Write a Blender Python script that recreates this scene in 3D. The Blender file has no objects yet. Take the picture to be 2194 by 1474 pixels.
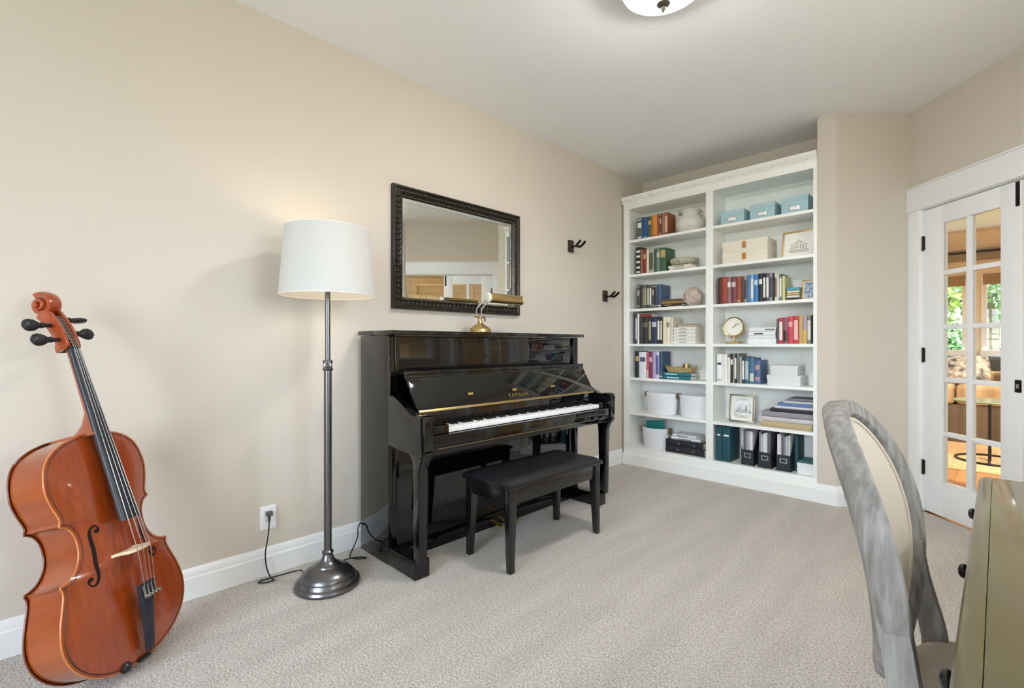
import bpy, bmesh, math, random
from mathutils import Vector, Matrix
random.seed(7)
SC = bpy.context.scene
COL = SC.collection
PI = math.pi

# ------------------------------------------------------------------ camera
CAM = Vector((2.529, 0.0, 1.13))
cd = bpy.data.cameras.new('camera')
cd.sensor_fit = 'HORIZONTAL'; cd.sensor_width = 36.0
cd.lens = 36.0 * 1035.0 / 2194.0
cd.clip_start = 0.02; cd.clip_end = 200
cam = bpy.data.objects.new('camera', cd); COL.objects.link(cam)
cam.location = CAM
cam.rotation_euler = (PI / 2, 0, math.radians(45.17))
SC.camera = cam

# ------------------------------------------------------------------ world (soft bright sky)
world = bpy.data.worlds.new('sky'); SC.world = world
world.use_nodes = True
wn = world.node_tree; wn.nodes.clear()
wo = wn.nodes.new('ShaderNodeOutputWorld'); wb = wn.nodes.new('ShaderNodeBackground')
wt = wn.nodes.new('ShaderNodeTexCoord'); ws = wn.nodes.new('ShaderNodeSeparateXYZ')
wr = wn.nodes.new('ShaderNodeValToRGB')
wr.color_ramp.elements[0].position = 0.0; wr.color_ramp.elements[0].color = (0.82, 0.895, 1.0, 1)
wr.color_ramp.elements[1].position = 0.9; wr.color_ramp.elements[1].color = (0.60, 0.75, 1.0, 1)
wr.color_ramp.elements.new(.5).color = (0.82, 0.895, 1.0, 1)
wr.color_ramp.elements[0].position = .485; wr.color_ramp.elements[0].color = (.26, .27, .23, 1)
wr.color_ramp.elements[2].position = .95
wm = wn.nodes.new('ShaderNodeMath'); wm.operation = 'MULTIPLY_ADD'; wm.inputs[1].default_value = .5; wm.inputs[2].default_value = .5
wn.links.new(wt.outputs['Generated'], ws.inputs[0]); wn.links.new(ws.outputs['Z'], wm.inputs[0]); wn.links.new(wm.outputs[0], wr.inputs[0])
wn.links.new(wr.outputs[0], wb.inputs[0]); wb.inputs[1].default_value = 10.0
wn.links.new(wb.outputs[0], wo.inputs[0])

sd = bpy.data.lights.new('sun', 'SUN'); sd.energy = 9.0; sd.angle = math.radians(3); sd.color = (1, .95, .86)
sun = bpy.data.objects.new('sun', sd); COL.objects.link(sun)
sun.rotation_euler = (math.radians(-12), math.radians(48), 0); sun.location = (30, 10, 30)

def portal(name, loc, rot, sx, sy):
    d = bpy.data.lights.new(name, 'AREA'); d.shape = 'RECTANGLE'; d.size = sx; d.size_y = sy
    d.cycles.is_portal = True
    o = bpy.data.objects.new(name, d); COL.objects.link(o); o.location = loc; o.rotation_euler = rot
YW = -2.4
portal('daylight_portal', (2.15, YW - .04, 1.45), (PI / 2, 0, 0), 1.7, 2.0)
portal('daylight_portal', (3.34, 2.3, 1.575), (0, PI / 2, 0), 1.55, 1.3)
portal('daylight_portal', (3.34, 1.0, 1.575), (0, PI / 2, 0), 1.05, 1.0)
portal('daylight_portal', (1.7, 9.62, 1.56), (-PI / 2, 0, 0), 1.1, 1.2)
portal('daylight_portal', (2.9, 9.62, 1.56), (-PI / 2, 0, 0), 1.1, 1.2)

vs = SC.view_settings
vs.view_transform = 'Standard'; vs.look = 'None'; vs.gamma = 1.0; vs.use_curve_mapping = False
vs.exposure = 1.0
SC.cycles.max_bounces = 12; SC.cycles.diffuse_bounces = 10; SC.cycles.transparent_max_bounces = 24
SC.cycles.sample_clamp_indirect = 8.0
SC.cycles.caustics_reflective = False; SC.cycles.caustics_refractive = False

# ------------------------------------------------------------------ materials
def lin(c):
    out = []
    for v in c:
        v = v / 255.0
        out.append(v / 12.92 if v <= 0.04045 else ((v + 0.055) / 1.055) ** 2.4)
    return tuple(out) + (1.0,)
MATS = {}
def mat(key, rgb, rough=0.5, metal=0.0, coat=0.0, var=None, bump=None, stretch=None, spec=None, sheen=0.0, trans=0.0):
    """var=(rgb2, scale, detail): noise mix; bump=(scale, strength, distance)"""
    if key in MATS: return MATS[key]
    m = bpy.data.materials.new(key); m.use_nodes = True
    nt = m.node_tree; b = nt.nodes['Principled BSDF']
    b.inputs['Base Color'].default_value = lin(rgb); b.inputs['Roughness'].default_value = rough
    b.inputs['Metallic'].default_value = metal
    b.inputs['Coat Weight'].default_value = coat; b.inputs['Coat Roughness'].default_value = 0.05
    if spec is not None: b.inputs['Specular IOR Level'].default_value = spec
    if sheen: b.inputs['Sheen Weight'].default_value = sheen
    if trans: b.inputs['Transmission Weight'].default_value = trans
    tc = None
    if var or bump:
        tc = nt.nodes.new('ShaderNodeTexCoord'); src = tc.outputs['Object']
        if stretch:
            mp = nt.nodes.new('ShaderNodeMapping'); mp.inputs['Scale'].default_value = stretch
            nt.links.new(src, mp.inputs[0]); src = mp.outputs[0]
    if var:
        n = nt.nodes.new('ShaderNodeTexNoise'); n.inputs['Scale'].default_value = var[1]; n.inputs['Detail'].default_value = var[2] if len(var) > 2 else 3
        nt.links.new(src, n.inputs['Vector'])
        r = nt.nodes.new('ShaderNodeValToRGB'); r.color_ramp.elements[0].position = .32; r.color_ramp.elements[1].position = .68
        r.color_ramp.elements[0].color = lin(rgb); r.color_ramp.elements[1].color = lin(var[0])
        nt.links.new(n.outputs['Fac'], r.inputs[0]); nt.links.new(r.outputs[0], b.inputs['Base Color'])
    if bump:
        n2 = nt.nodes.new('ShaderNodeTexNoise'); n2.inputs['Scale'].default_value = bump[0]; n2.inputs['Detail'].default_value = 2
        nt.links.new(src, n2.inputs['Vector'])
        bp = nt.nodes.new('ShaderNodeBump'); bp.inputs['Strength'].default_value = bump[1]; bp.inputs['Distance'].default_value = bump[2]
        nt.links.new(n2.outputs['Fac'], bp.inputs['Height']); nt.links.new(bp.outputs[0], b.inputs['Normal'])
    MATS[key] = m
    return m
def glass_mat(key, tint=(252, 254, 253)):
    """thin architectural glass: clear with a Schlick reflection"""
    if key in MATS: return MATS[key]
    m = bpy.data.materials.new(key); m.use_nodes = True; nt = m.node_tree; nt.nodes.clear()
    o = nt.nodes.new('ShaderNodeOutputMaterial'); mx = nt.nodes.new('ShaderNodeMixShader')
    t = nt.nodes.new('ShaderNodeBsdfTransparent'); g = nt.nodes.new('ShaderNodeBsdfGlossy'); ge = nt.nodes.new('ShaderNodeNewGeometry')
    dt = nt.nodes.new('ShaderNodeVectorMath'); dt.operation = 'DOT_PRODUCT'
    nt.links.new(ge.outputs['Normal'], dt.inputs[0]); nt.links.new(ge.outputs['Incoming'], dt.inputs[1])
    def mth(op, a, b_=0.0):
        n = nt.nodes.new('ShaderNodeMath'); n.operation = op
        for i, q in enumerate((a, b_)):
            if isinstance(q, float): n.inputs[i].default_value = q
            else: nt.links.new(q, n.inputs[i])
        return n.outputs[0]
    f = mth('ADD', mth('MULTIPLY', mth('POWER', mth('SUBTRACT', 1.0, mth('ABSOLUTE', dt.outputs['Value'])), 5.0), .96), .02)
    t.inputs[0].default_value = lin(tint); g.inputs['Roughness'].default_value = 0.0
    nt.links.new(f, mx.inputs[0]); nt.links.new(t.outputs[0], mx.inputs[1]); nt.links.new(g.outputs[0], mx.inputs[2])
    nt.links.new(mx.outputs[0], o.inputs[0]); MATS[key] = m; return m
def emit_mat(key, rgb, strength):
    if key in MATS: return MATS[key]
    m = bpy.data.materials.new(key); m.use_nodes = True; b = m.node_tree.nodes['Principled BSDF']
    b.inputs['Base Color'].default_value = lin(rgb)
    b.inputs['Emission Color'].default_value = lin(rgb); b.inputs['Emission Strength'].default_value = strength
    MATS[key] = m; return m
def shade_mat(key, rgb, transl=0.5):
    m = bpy.data.materials.new(key); m.use_nodes = True; nt = m.node_tree; nt.nodes.clear()
    o = nt.nodes.new('ShaderNodeOutputMaterial'); mx = nt.nodes.new('ShaderNodeMixShader'); mx.inputs[0].default_value = transl
    d = nt.nodes.new('ShaderNodeBsdfDiffuse'); t = nt.nodes.new('ShaderNodeBsdfTranslucent')
    d.inputs[0].default_value = lin(rgb); t.inputs[0].default_value = lin(rgb)
    nt.links.new(d.outputs[0], mx.inputs[1]); nt.links.new(t.outputs[0], mx.inputs[2]); nt.links.new(mx.outputs[0], o.inputs[0])
    MATS[key] = m; return m

def carpet_mat():
    m = bpy.data.materials.new('carpet'); m.use_nodes = True; nt = m.node_tree; b = nt.nodes['Principled BSDF']
    b.inputs['Roughness'].default_value = 0.95; b.inputs['Specular IOR Level'].default_value = 0.1
    b.inputs['Sheen Weight'].default_value = 0.3
    tc = nt.nodes.new('ShaderNodeTexCoord')
    def noise(scale, det, vec=None):
        n = nt.nodes.new('ShaderNodeTexNoise'); n.inputs['Scale'].default_value = scale; n.inputs['Detail'].default_value = det
        nt.links.new(vec or tc.outputs['Object'], n.inputs['Vector']); return n.outputs['Fac']
    r = nt.nodes.new('ShaderNodeValToRGB')
    r.color_ramp.elements[0].position = .30; r.color_ramp.elements[0].color = lin((164, 156, 148))
    r.color_ramp.elements[1].position = .70; r.color_ramp.elements[1].color = lin((232, 226, 219))
    nt.links.new(noise(130, 2), r.inputs[0])
    # vacuum strokes: long soft bands along the room
    mp = nt.nodes.new('ShaderNodeMapping'); mp.inputs['Rotation'].default_value = (0, 0, math.radians(20)); mp.inputs['Scale'].default_value = (5.0, 0.7, 1)
    nt.links.new(tc.outputs['Object'], mp.inputs[0])
    r2 = nt.nodes.new('ShaderNodeValToRGB')
    r2.color_ramp.elements[0].position = .35; r2.color_ramp.elements[0].color = (.92, .92, .92, 1)
    r2.color_ramp.elements[1].position = .65; r2.color_ramp.elements[1].color = (1.04, 1.04, 1.04, 1)
    nt.links.new(noise(1.5, 2, mp.outputs[0]), r2.inputs[0])
    mx = nt.nodes.new('ShaderNodeMix'); mx.data_type = 'RGBA'; mx.blend_type = 'MULTIPLY'; mx.inputs[0].default_value = 1.0
    nt.links.new(r.outputs[0], mx.inputs[6]); nt.links.new(r2.outputs[0], mx.inputs[7])
    nt.links.new(mx.outputs[2], b.inputs['Base Color'])
    bp = nt.nodes.new('ShaderNodeBump'); bp.inputs['Strength'].default_value = .9; bp.inputs['Distance'].default_value = .012
    nt.links.new(noise(160, 3), bp.inputs['Height']); nt.links.new(bp.outputs[0], b.inputs['Normal'])
    return m
M_WALL = mat('tan_wall_paint', (207, 198, 186), .75, bump=(170, .12, .004), spec=.3)
M_CEIL = mat('ceiling_paint', (240, 241, 243), .85, bump=(55, .25, .006), spec=.2)
M_TRIM = mat('white_trim_paint', (236, 237, 238), .35)
M_CASE = mat('white_case_paint', (238, 239, 236), .4)
M_CARPET = carpet_mat()
M_BLACK = mat('black_piano_lacquer', (5, 5, 7), .03, coat=.35)
M_BLACK2 = mat('black_bench_lacquer', (14, 14, 15), .22, coat=.4)
M_LEATHER = mat('black_leather', (26, 27, 30), .38, bump=(300, .15, .002))
M_BRASS = mat('antique_brass', (206, 180, 124), .3, metal=1)
M_GOLD = mat('gold_leaf', (196, 164, 96), .35, metal=.85)
M_NICKEL = mat('gunmetal_lamp', (118, 118, 122), .3, metal=1)
M_BRONZE = mat('dark_bronze', (52, 46, 40), .45, metal=.6)
M_BLKMETAL = mat('black_iron', (20, 20, 22), .4, metal=.5)
M_SILVER = mat('brushed_silver', (190, 190, 188), .35, metal=1)
M_PAGES = mat('book_pages', (232, 226, 212), .85)
M_GLASS = glass_mat('window_glass')
M_WHITEPL = mat('white_plastic', (240, 240, 240), .3)
M_CORD = mat('black_cord', (28, 28, 30), .5)

# ------------------------------------------------------------------ mesh helpers
ORG = {}
class MB:
    def __init__(s): s.v = []; s.f = []
    def add(s, vs, fs):
        k = len(s.v); s.v += [tuple(p) for p in vs]; s.f += [tuple(i + k for i in f) for f in fs]; return s
    def box(s, x0, x1, y0, y1, z0, z1, M=None):
        vs = [Vector((x, y, z)) for z in (z0, z1) for y in (y0, y1) for x in (x0, x1)]
        if M is not None: vs = [M @ p for p in vs]
        return s.add(vs, [(0, 2, 3, 1), (4, 5, 7, 6), (0, 1, 5, 4), (2, 6, 7, 3), (0, 4, 6, 2), (1, 3, 7, 5)])
    def prism(s, pts, axis, a, b, M=None):
        n = len(pts)
        def P(p, t):
            if axis == 'x': return Vector((t, p[0], p[1]))
            if axis == 'y': return Vector((p[0], t, p[1]))
            return Vector((p[0], p[1], t))
        vs = [P(p, a) for p in pts] + [P(p, b) for p in pts]
        if M is not None: vs = [M @ p for p in vs]
        fs = [tuple(range(n - 1, -1, -1)), tuple(range(n, 2 * n))] + [(i, (i + 1) % n, n + (i + 1) % n, n + i) for i in range(n)]
        return s.add(vs, fs)
    def rings(s, rs, cap=True, closed=False):
        n = len(rs[0]); vs = [p for r in rs for p in r]; fs = []
        m = len(rs)
        for k in range(m if closed else m - 1):
            a = k * n; b = ((k + 1) % m) * n
            for i in range(n): fs.append((a + i, a + (i + 1) % n, b + (i + 1) % n, b + i))
        if cap and not closed: fs += [tuple(range(n - 1, -1, -1)), tuple(range((m - 1) * n, m * n))]
        return s.add(vs, fs)
    def lathe(s, prof, cx=0, cy=0, segs=32, M=None, cap=True, sx=1, sy=1):
        rs = []
        for r, z in prof:
            r = max(r, 1e-4)
            ring = [Vector((cx + sx * r * math.cos(2 * PI * i / segs), cy + sy * r * math.sin(2 * PI * i / segs), z)) for i in range(segs)]
            if M is not None: ring = [M @ p for p in ring]
            rs.append(ring)
        return s.rings(rs, cap)
    def tube(s, path, r, segs=8, closed=False):
        path = [Vector(p) for p in path]; n = len(path); rs = []
        rr = r if isinstance(r, (list, tuple)) else [r] * n
        up = None
        for i, p in enumerate(path):
            if closed: d = path[(i + 1) % n] - path[i - 1]
            else: d = path[min(i + 1, n - 1)] - path[max(i - 1, 0)]
            d.normalize()
            if up is None:
                up = Vector((0, 0, 1)) if abs(d.z) < .9 else Vector((1, 0, 0))
            u = (up - d * up.dot(d)).normalized(); w = d.cross(u); up = u
            rs.append([p + rr[i] * (math.cos(2 * PI * k / segs) * u + math.sin(2 * PI * k / segs) * w) for k in range(segs)])
        return s.rings(rs, True, closed)
    def grid(s, fn, nu, nv):
        vs = [fn(i / nu, j / nv) for j in range(nv + 1) for i in range(nu + 1)]
        fs = [(j * (nu + 1) + i, j * (nu + 1) + i + 1, (j + 1) * (nu + 1) + i + 1, (j + 1) * (nu + 1) + i) for j in range(nv) for i in range(nu)]
        return s.add(vs, fs)
    def sphere(s, c, r, segs=20, rings=12, sz=1):
        prof = [(r * math.sin(PI * k / rings), c[2] - sz * r * math.cos(PI * k / rings)) for k in range(rings + 1)]
        return s.lathe(prof, c[0], c[1], segs)
    def build(s, name, material, parent=None, bevel=0.0, segs=2, ang=32, weld=False):
        root = parent
        while root is not None and root.parent is not None: root = root.parent
        org = ORG.get(root.name, Vector()) if root is not None else Vector()
        me = bpy.data.meshes.new(name)
        me.from_pydata([Vector(p) - org for p in s.v], [], s.f)
        bm = bmesh.new(); bm.from_mesh(me)
        if weld: bmesh.ops.remove_doubles(bm, verts=bm.verts, dist=1e-5)
        bmesh.ops.recalc_face_normals(bm, faces=bm.faces)
        if bevel > 0:
            es = [e for e in bm.edges if len(e.link_faces) == 2 and e.calc_face_angle(0) > math.radians(28)]
            bmesh.ops.bevel(bm, geom=es, offset=bevel, segments=segs, affect='EDGES', profile=.6, clamp_overlap=True)
        bm.to_mesh(me); bm.free()
        for p in me.polygons: p.use_smooth = True
        me.set_sharp_from_angle(angle=math.radians(ang))
        me.materials.append(material)
        o = bpy.data.objects.new(name, me); COL.objects.link(o)
        if parent is not None: o.parent = parent
        return o
def tag(o, label=None, cat=None, group=None, kind=None):
    if label: o['label'] = label
    if cat: o['category'] = cat
    if group: o['group'] = group
    if kind: o['kind'] = kind
    return o
def thing(name, label, cat, loc=(0, 0, 0), group=None, M=None, kind=None):
    """Empty at the thing's base. Without M the parts are given in room coordinates; with M in local ones."""
    o = bpy.data.objects.new(name, None); COL.objects.link(o); o.empty_display_size = .1
    if M is not None: o.matrix_world = M; ORG[o.name] = Vector()
    else: o.location = loc; ORG[o.name] = Vector(loc)
    tag(o, label, cat, group, kind); return o
def struct(name, mb, m, parent=None, bevel=0, label=None):
    o = mb.build(name, m, parent, bevel)
    if parent is None: o['kind'] = 'structure'
    if label: o['label'] = label
    return o
def share(src, name, parent, loc=None, rot=None, scale=None):
    o = bpy.data.objects.new(name, src.data); COL.objects.link(o); o.parent = parent
    if loc is not None: o.location = loc
    if rot is not None: o.rotation_euler = rot
    if scale is not None: o.scale = scale
    return o
def spline(pts, n=6, closed=False):
    """Catmull-Rom through points"""
    P = [Vector(p) for p in pts]; out = []; m = len(P)
    for i in range(m if closed else m - 1):
        if closed: p0, p1, p2, p3 = P[i - 1], P[i], P[(i + 1) % m], P[(i + 2) % m]
        else: p0, p1, p2, p3 = P[max(i - 1, 0)], P[i], P[i + 1], P[min(i + 2, m - 1)]
        for k in range(n):
            t = k / n
            out.append(.5 * ((2 * p1) + (p2 - p0) * t + (2 * p0 - 5 * p1 + 4 * p2 - p3) * t * t + (3 * p1 - p0 - 3 * p2 + p3) * t ** 3))
    if not closed: out.append(P[-1])
    return out

# ================================================================== ROOM SHELL
ZC = 2.745
O = Vector((2.097, 4.355, 0)); TD = Vector((.7091, -.7051, 0)); MD = Vector((.7051, .7091, 0))  # diagonal door wall: along t, into the hall m
DM = Matrix(((TD.x, MD.x, 0, O.x), (TD.y, MD.y, 0, O.y), (0, 0, 1, 0), (0, 0, 0, 1)))
DEND = 1.697
def dp(t, m, z=0): return DM @ Vector((t, m, z))
e = dp(DEND, 0)
study = [(0, YW), (3.3, YW), (3.3, e.y), (2.097, 4.355), (1.734, 3.985), (1.734, 4.37), (0, 4.37)]
struct('floor', MB().prism(study, 'z', -.05, 0), M_CARPET, label='beige cut-pile carpet')
struct('ceiling', MB().box(-.3, 6.2, YW - .2, 9.75, ZC, ZC + .1), M_CEIL)
struct('wall_left', MB().box(-.15, 0, YW - .15, 4.5, 0, ZC), M_WALL)
struct('wall_shelf', MB().box(0, 1.734, 4.37, 4.5, 0, ZC), M_WALL)
# boxed-out corner to the right of the bookcase, with the angled return
struct('wall_angled', MB().prism([(1.618, 3.985), (1.734, 3.985), (2.097, 4.355), dp(0, .12)[:2], (1.9, 4.5), (1.735, 4.5), (1.735, 4.369), (1.618, 4.369)], 'z', 0, ZC), M_WALL)
RWZ0, RWZ1 = 1.05, 2.10
mb = MB()
for a, b, z0, z1 in ((YW - .15, .5, 0, ZC), (.5, 1.5, 0, RWZ0), (.5, 1.5, RWZ1, ZC), (1.5, 1.65, 0, ZC), (1.65, 2.95, 0, .8), (1.65, 2.95, 2.35, ZC), (2.95, e.y + .05, 0, ZC)): mb.box(3.3, 3.45, a, b, z0, z1)
struct('wall_right', mb, M_WALL)
struct('wall_door', MB().box(0, .10, 0, .12, 0, 2.05, DM).box(1.38, DEND, 0, .12, 0, 2.05, DM).box(0, DEND, 0, .12, 2.05, ZC, DM), M_WALL)
# windows behind and beside the camera
struct('wall_window', MB().box(0, 3.3, YW - .15, YW, 0, .45).box(0, 3.3, YW - .15, YW, 2.45, ZC).box(0, 1.3, YW - .15, YW, .45, 2.45).box(3.0, 3.3, YW - .15, YW, .45, 2.45), M_WALL)
def window(name, M, w, z0, z1):
    """local: x along the wall 0..w, y outwards"""
    t = thing(name, None, None, M=M, kind='structure')
    MB().box(0, .05, .02, .12, z0, z1).box(w - .05, w, .02, .12, z0, z1).box(.05, w - .05, .02, .12, z0, z0 + .05).box(.05, w - .05, .02, .12, z1 - .05, z1).build('window_frame', M_TRIM, t)
    MB().box(-.08, 0, -.02, 0, z0 - .08, z1 + .1).box(w, w + .08, -.02, 0, z0 - .08, z1 + .1).box(0, w, -.02, 0, z1, z1 + .1).box(-.1, w + .1, -.05, .02, z0 - .03, z0).build('casing', M_TRIM, t)
    c = w / 2; zm = (z0 + z1) / 2
    MB().box(c - .015, c + .015, .05, .09, z0 + .05, z1 - .05).build('mullion', M_TRIM, t)
    MB().box(.05, w - .05, .05, .09, zm - .015, zm + .015).build('mullion', M_TRIM, t)
    for x0, x1 in ((.05, c - .015), (c + .015, w - .05)):
        for a_, b_ in ((z0 + .05, zm - .015), (zm + .015, z1 - .05)):
            MB().box(x0, x1, .068, .072, a_, b_).build('pane', M_GLASS, t)
window('window_1', Matrix.Translation((3.0, YW, 0)) @ Matrix.Rotation(PI, 4, 'Z'), 1.7, .45, 2.45)
window('window_2', Matrix.Translation((3.3, 2.95, 0)) @ Matrix.Rotation(-PI / 2, 4, 'Z'), 1.3, .8, 2.35)  # unseen window added to brighten the far end of the room
window('window_5', Matrix.Translation((3.3, 1.5, 0)) @ Matrix.Rotation(-PI / 2, 4, 'Z'), 1.0, RWZ0, RWZ1)

# baseboards (stepped profile)
def base_profile(): return [(0, 0), (.016, 0), (.016, .092), (.012, .098), (.012, .118), (.006, .132), (0, .135)]
BP = base_profile()
def baseboard(name, a, b, nrm):
    a = Vector((a[0], a[1], 0)); b = Vector((b[0], b[1], 0)); nrm = Vector((nrm[0], nrm[1], 0)).normalized()
    mb = MB(); mb.rings([[p + nrm * q[0] + Vector((0, 0, q[1])) for q in BP] for p in (a, b)])
    return struct(name, mb, M_TRIM)
baseboard('baseboard_left', (0, YW), (0, 3.985), (1, 0))
baseboard('baseboard_corner', (1.618, 3.985), (1.741, 3.985), (0, -1))
baseboard('baseboard_angled', (1.734, 3.985), (2.097, 4.355), (.714, -.70))
baseboard('baseboard_right', (3.3, YW), (3.3, e.y - .02), (-1, 0))
baseboard('baseboard_window', (0.02, YW), (3.28, YW), (0, 1))
baseboard('baseboard_door', dp(1.49, 0)[:2], dp(DEND, 0)[:2], (-MD.x, -MD.y))

# door casing
cas = MB().box(0.002, .095, -.02, 0, 0, 2.045, DM).box(1.385, 1.478, -.02, 0, 0, 2.045, DM)
struct('trim_1', cas, M_TRIM, bevel=.002)
struct('trim_2', MB().box(-.004, 1.50, -.024, 0, 2.045, 2.195, DM).box(-.006, 1.505, -.034, 0, 2.195, 2.205, DM).box(-.006, 1.505, -.03, 0, 2.04, 2.047, DM), M_TRIM, bevel=.0015)
struct('trim_3', MB().box(.086, .103, -.005, .12, 0, 2.05, DM).box(1.377, 1.394, -.005, .12, 0, 2.05, DM).box(.086, 1.394, -.005, .12, 2.035, 2.052, DM), M_TRIM)

# french door leaves
def french_leaf(name, M, label):
    """local: x 0..0.63 from hinge, y thickness 0..0.04, z 0.012..2.03"""
    d = thing(name, label, None, M=M, kind='structure')
    W = .632; pz = [.235, .548, .900, 1.240, 1.592, 1.913]
    x0, xm0, xm1, x1 = .138, .300, .335, .515
    MB().box(0, x0, 0, .04, .012, 2.03).build('stile', M_TRIM, d, .0015)
    MB().box(x1, W, 0, .04, .012, 2.03).build('stile', M_TRIM, d, .0015)
    MB().box(x0, x1, 0, .04, .012, pz[0]).build('bottom_rail', M_TRIM, d, .0015)
    MB().box(x0, x1, 0, .04, pz[5], 2.03).build('top_rail', M_TRIM, d, .0015)
    MB().box(xm0, xm1, .004, .036, pz[0], pz[5]).build('muntin', M_TRIM, d, .004)
    for z in pz[1:5]: MB().box(x0, x1, .005, .035, z - .015, z + .015).build('muntin', M_TRIM, d, .004)
    for j in range(5):
        za = pz[j] + (.015 if j else 0); zb = pz[j + 1] - (.015 if j < 4 else 0)
        for a, b in ((x0, xm0), (xm1, x1)):
            MB().box(a, b, .018, .022, za, zb).build('pane', M_GLASS, d)
    for z in (.30, 1.056, 1.81):
        MB().box(-.012, .012, -.006, .002, z - .046, z + .046).lathe([(.006, z - .05), (.006, z + .05)], 0, -.007, 10).build('hinge', M_BRONZE, d)
    return d
d1 = french_leaf('door_1', DM @ Matrix.Translation((.105, .004, 0)), 'closed white glazed french door leaf')
MB().box(.600, .620, -.004, .001, 1.89, 2.026).box(.606, .614, -.010, -.003, 1.90, 1.945).build('flush_bolt', M_BLKMETAL, d1, .001)
MB().box(.596, .630, -.006, .002, .862, .932).build('strike_plate', M_BLKMETAL, d1, .006)
MB().box(.606, .622, -.008, 0, .885, .908).build('latch', M_SILVER, d1, .002)
# second leaf stands open into the hall
d2 = french_leaf('door_2', DM @ Matrix.Translation((1.377, .10, 0)) @ Matrix.Rotation(math.radians(88), 4, 'Z'), 'open white glazed french door leaf')
MB().lathe([(.02, 0), (.02, .004), (.008, .008), (.008, .035), (.026, .045), (.026, .06), (.01, .068)], 0, 0, 16, Matrix.Translation((.585, 0, .93)) @ Matrix.Rotation(PI / 2, 4, 'X')).build('door_knob', M_BRONZE, d2)

# ================================================================== BOOKCASE
YF, YB = 3.985, 4.268
XL0, XL1, XM0, XM1, XR0, XR1 = .022, .085, .812, .872, 1.592, 1.617
SH = [.168, .491, .815, 1.131, 1.457, 1.780, 2.103]
bc = thing('bookcase', 'tall white built-in bookcase with two bays and dentil crown', 'bookcase', (.82, 4.1, 0))
MB().box(XL0, .05, YF + .02, YB + .02, 0, 2.46).build('side_panel', M_CASE, bc)
MB().box(1.597, XR1, YF + .02, YB + .02, 0, 2.46).build('side_panel', M_CASE, bc)
MB().box(.05, XL1 - .006, YF + .02, YB, .14, 2.42).build('side_lining', M_CASE, bc)
MB().box(XM0 + .008, XM1 - .008, YF + .02, YB, .14, 2.42).build('divider', M_CASE, bc)
MB().box(.05, 1.6, YB, YB + .018, 0.05, 2.46).build('back_panel', M_CASE, bc)
MB().box(XL0, XL1, YF, YF + .02, .168, 2.396).build('face_stile', M_CASE, bc, .0012)
MB().box(XM0, XM1, YF, YF + .02, .168, 2.396).build('face_stile', M_CASE, bc, .0012)
MB().box(XR0, XR1, YF, YF + .02, .168, 2.396).build('face_stile', M_CASE, bc, .0012)
MB().box(XL0, XR1, YF, YF + .02, 2.396, 2.50).build('top_rail', M_CASE, bc, .0012)
MB().box(.05, 1.597, YF + .02, YB, 2.40, 2.42).build('top_board', M_CASE, bc)
MB().box(XL0, XR1, YF, YF + .02, 0, .168).build('bottom_rail', M_CASE, bc, .0012)
MB().box(.05, 1.597, YF + .02, YB, .145, .168).build('bottom_board', M_CASE, bc)
mb = MB(); prof = [(YF, .0), (YF - .012, .0), (YF - .012, .096), (YF - .008, .101), (YF, .103)]
mb.prism(prof, 'x', XL0, XR1).build('plinth_board', M_CASE, bc)
cr = [(YF, 2.452), (YF - .006, 2.452), (YF - .008, 2.478), (YF - .022, 2.490), (YF - .026, 2.503), (YF - .030, 2.512), (YF + .02, 2.512), (YF + .02, 2.452)]
MB().prism(cr, 'x', XL0 - .012, XR1).build('crown_moulding', M_CASE, bc)
mb = MB(); x = XL0
while x < XR1 - .01:
    mb.box(x, x + .010, YF - .020, YF - .004, 2.462, 2.486); x += .017
tag(mb.build('dentil_row', M_CASE, bc), kind='stuff')
for z in SH[1:]:
    MB().box(XL1 - .006, XM0 + .008, YF + .002, YB, z - .023, z).build('shelf', M_CASE, bc, .001)
    MB().box(XM1 - .008, XR0 + .005, YF + .002, YB, z - .023, z).build('shelf', M_CASE, bc, .001)

# ------------------------------------------------------------------ books
CM = {}
def cover(rgb, rough=.55):
    k = 'cover_%d_%d_%d' % tuple(rgb)
    return mat(k, rgb, rough, var=(tuple(max(0, int(c * .93)) for c in rgb), 60, 2))
EPS = .0006
def book_up(x0, x1, z, h, rgb, label, group, depth=.16, yf=4.03, band=None, hollow=True, spiral=False):
    """upright book, spine to the front (-y)"""
    x0 += EPS; x1 -= EPS; t = min(.003, (x1 - x0) * .16); z += .0004
    r = thing('book', label, 'book', ((x0 + x1) / 2, yf, z), group)
    cm = cover(rgb)
    mb = MB(); n = 6; w = x1 - x0
    # rounded spine
    prof = [(x0, yf + .006)] + [(x0 + w * (k / n), yf + .006 - .006 * math.sin(PI * k / n)) for k in range(1, n)] + [(x1, yf + .006), (x1, yf + .010), (x0, yf + .010)]
    mb.prism(prof, 'z', z, z + h)
    mb.box(x0, x0 + t, yf + .010, yf + depth, z, z + h).box(x1 - t, x1, yf + .010, yf + depth, z, z + h)
    mb.build('cover', cm, r)
    MB().box(x0 + t, x1 - t, yf + .010, yf + depth - .004, z + .003, z + h - .004).build('pages', M_PAGES, r)
    if band:
        bm_ = cover(band[0], .5)
        for (a, b) in band[1]:
            pr2 = [(x0 + w * .12 + w * .76 * k / n, yf + .0052 - .0062 * math.sin(PI * (.12 + .76 * k / n))) for k in range(n + 1)]
            MB().prism(pr2 + [(x1 - w * .12, yf + .008), (x0 + w * .12, yf + .008)], 'z', z + h * a, z + h * b).build('title_band', bm_, r)
    return r
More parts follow.
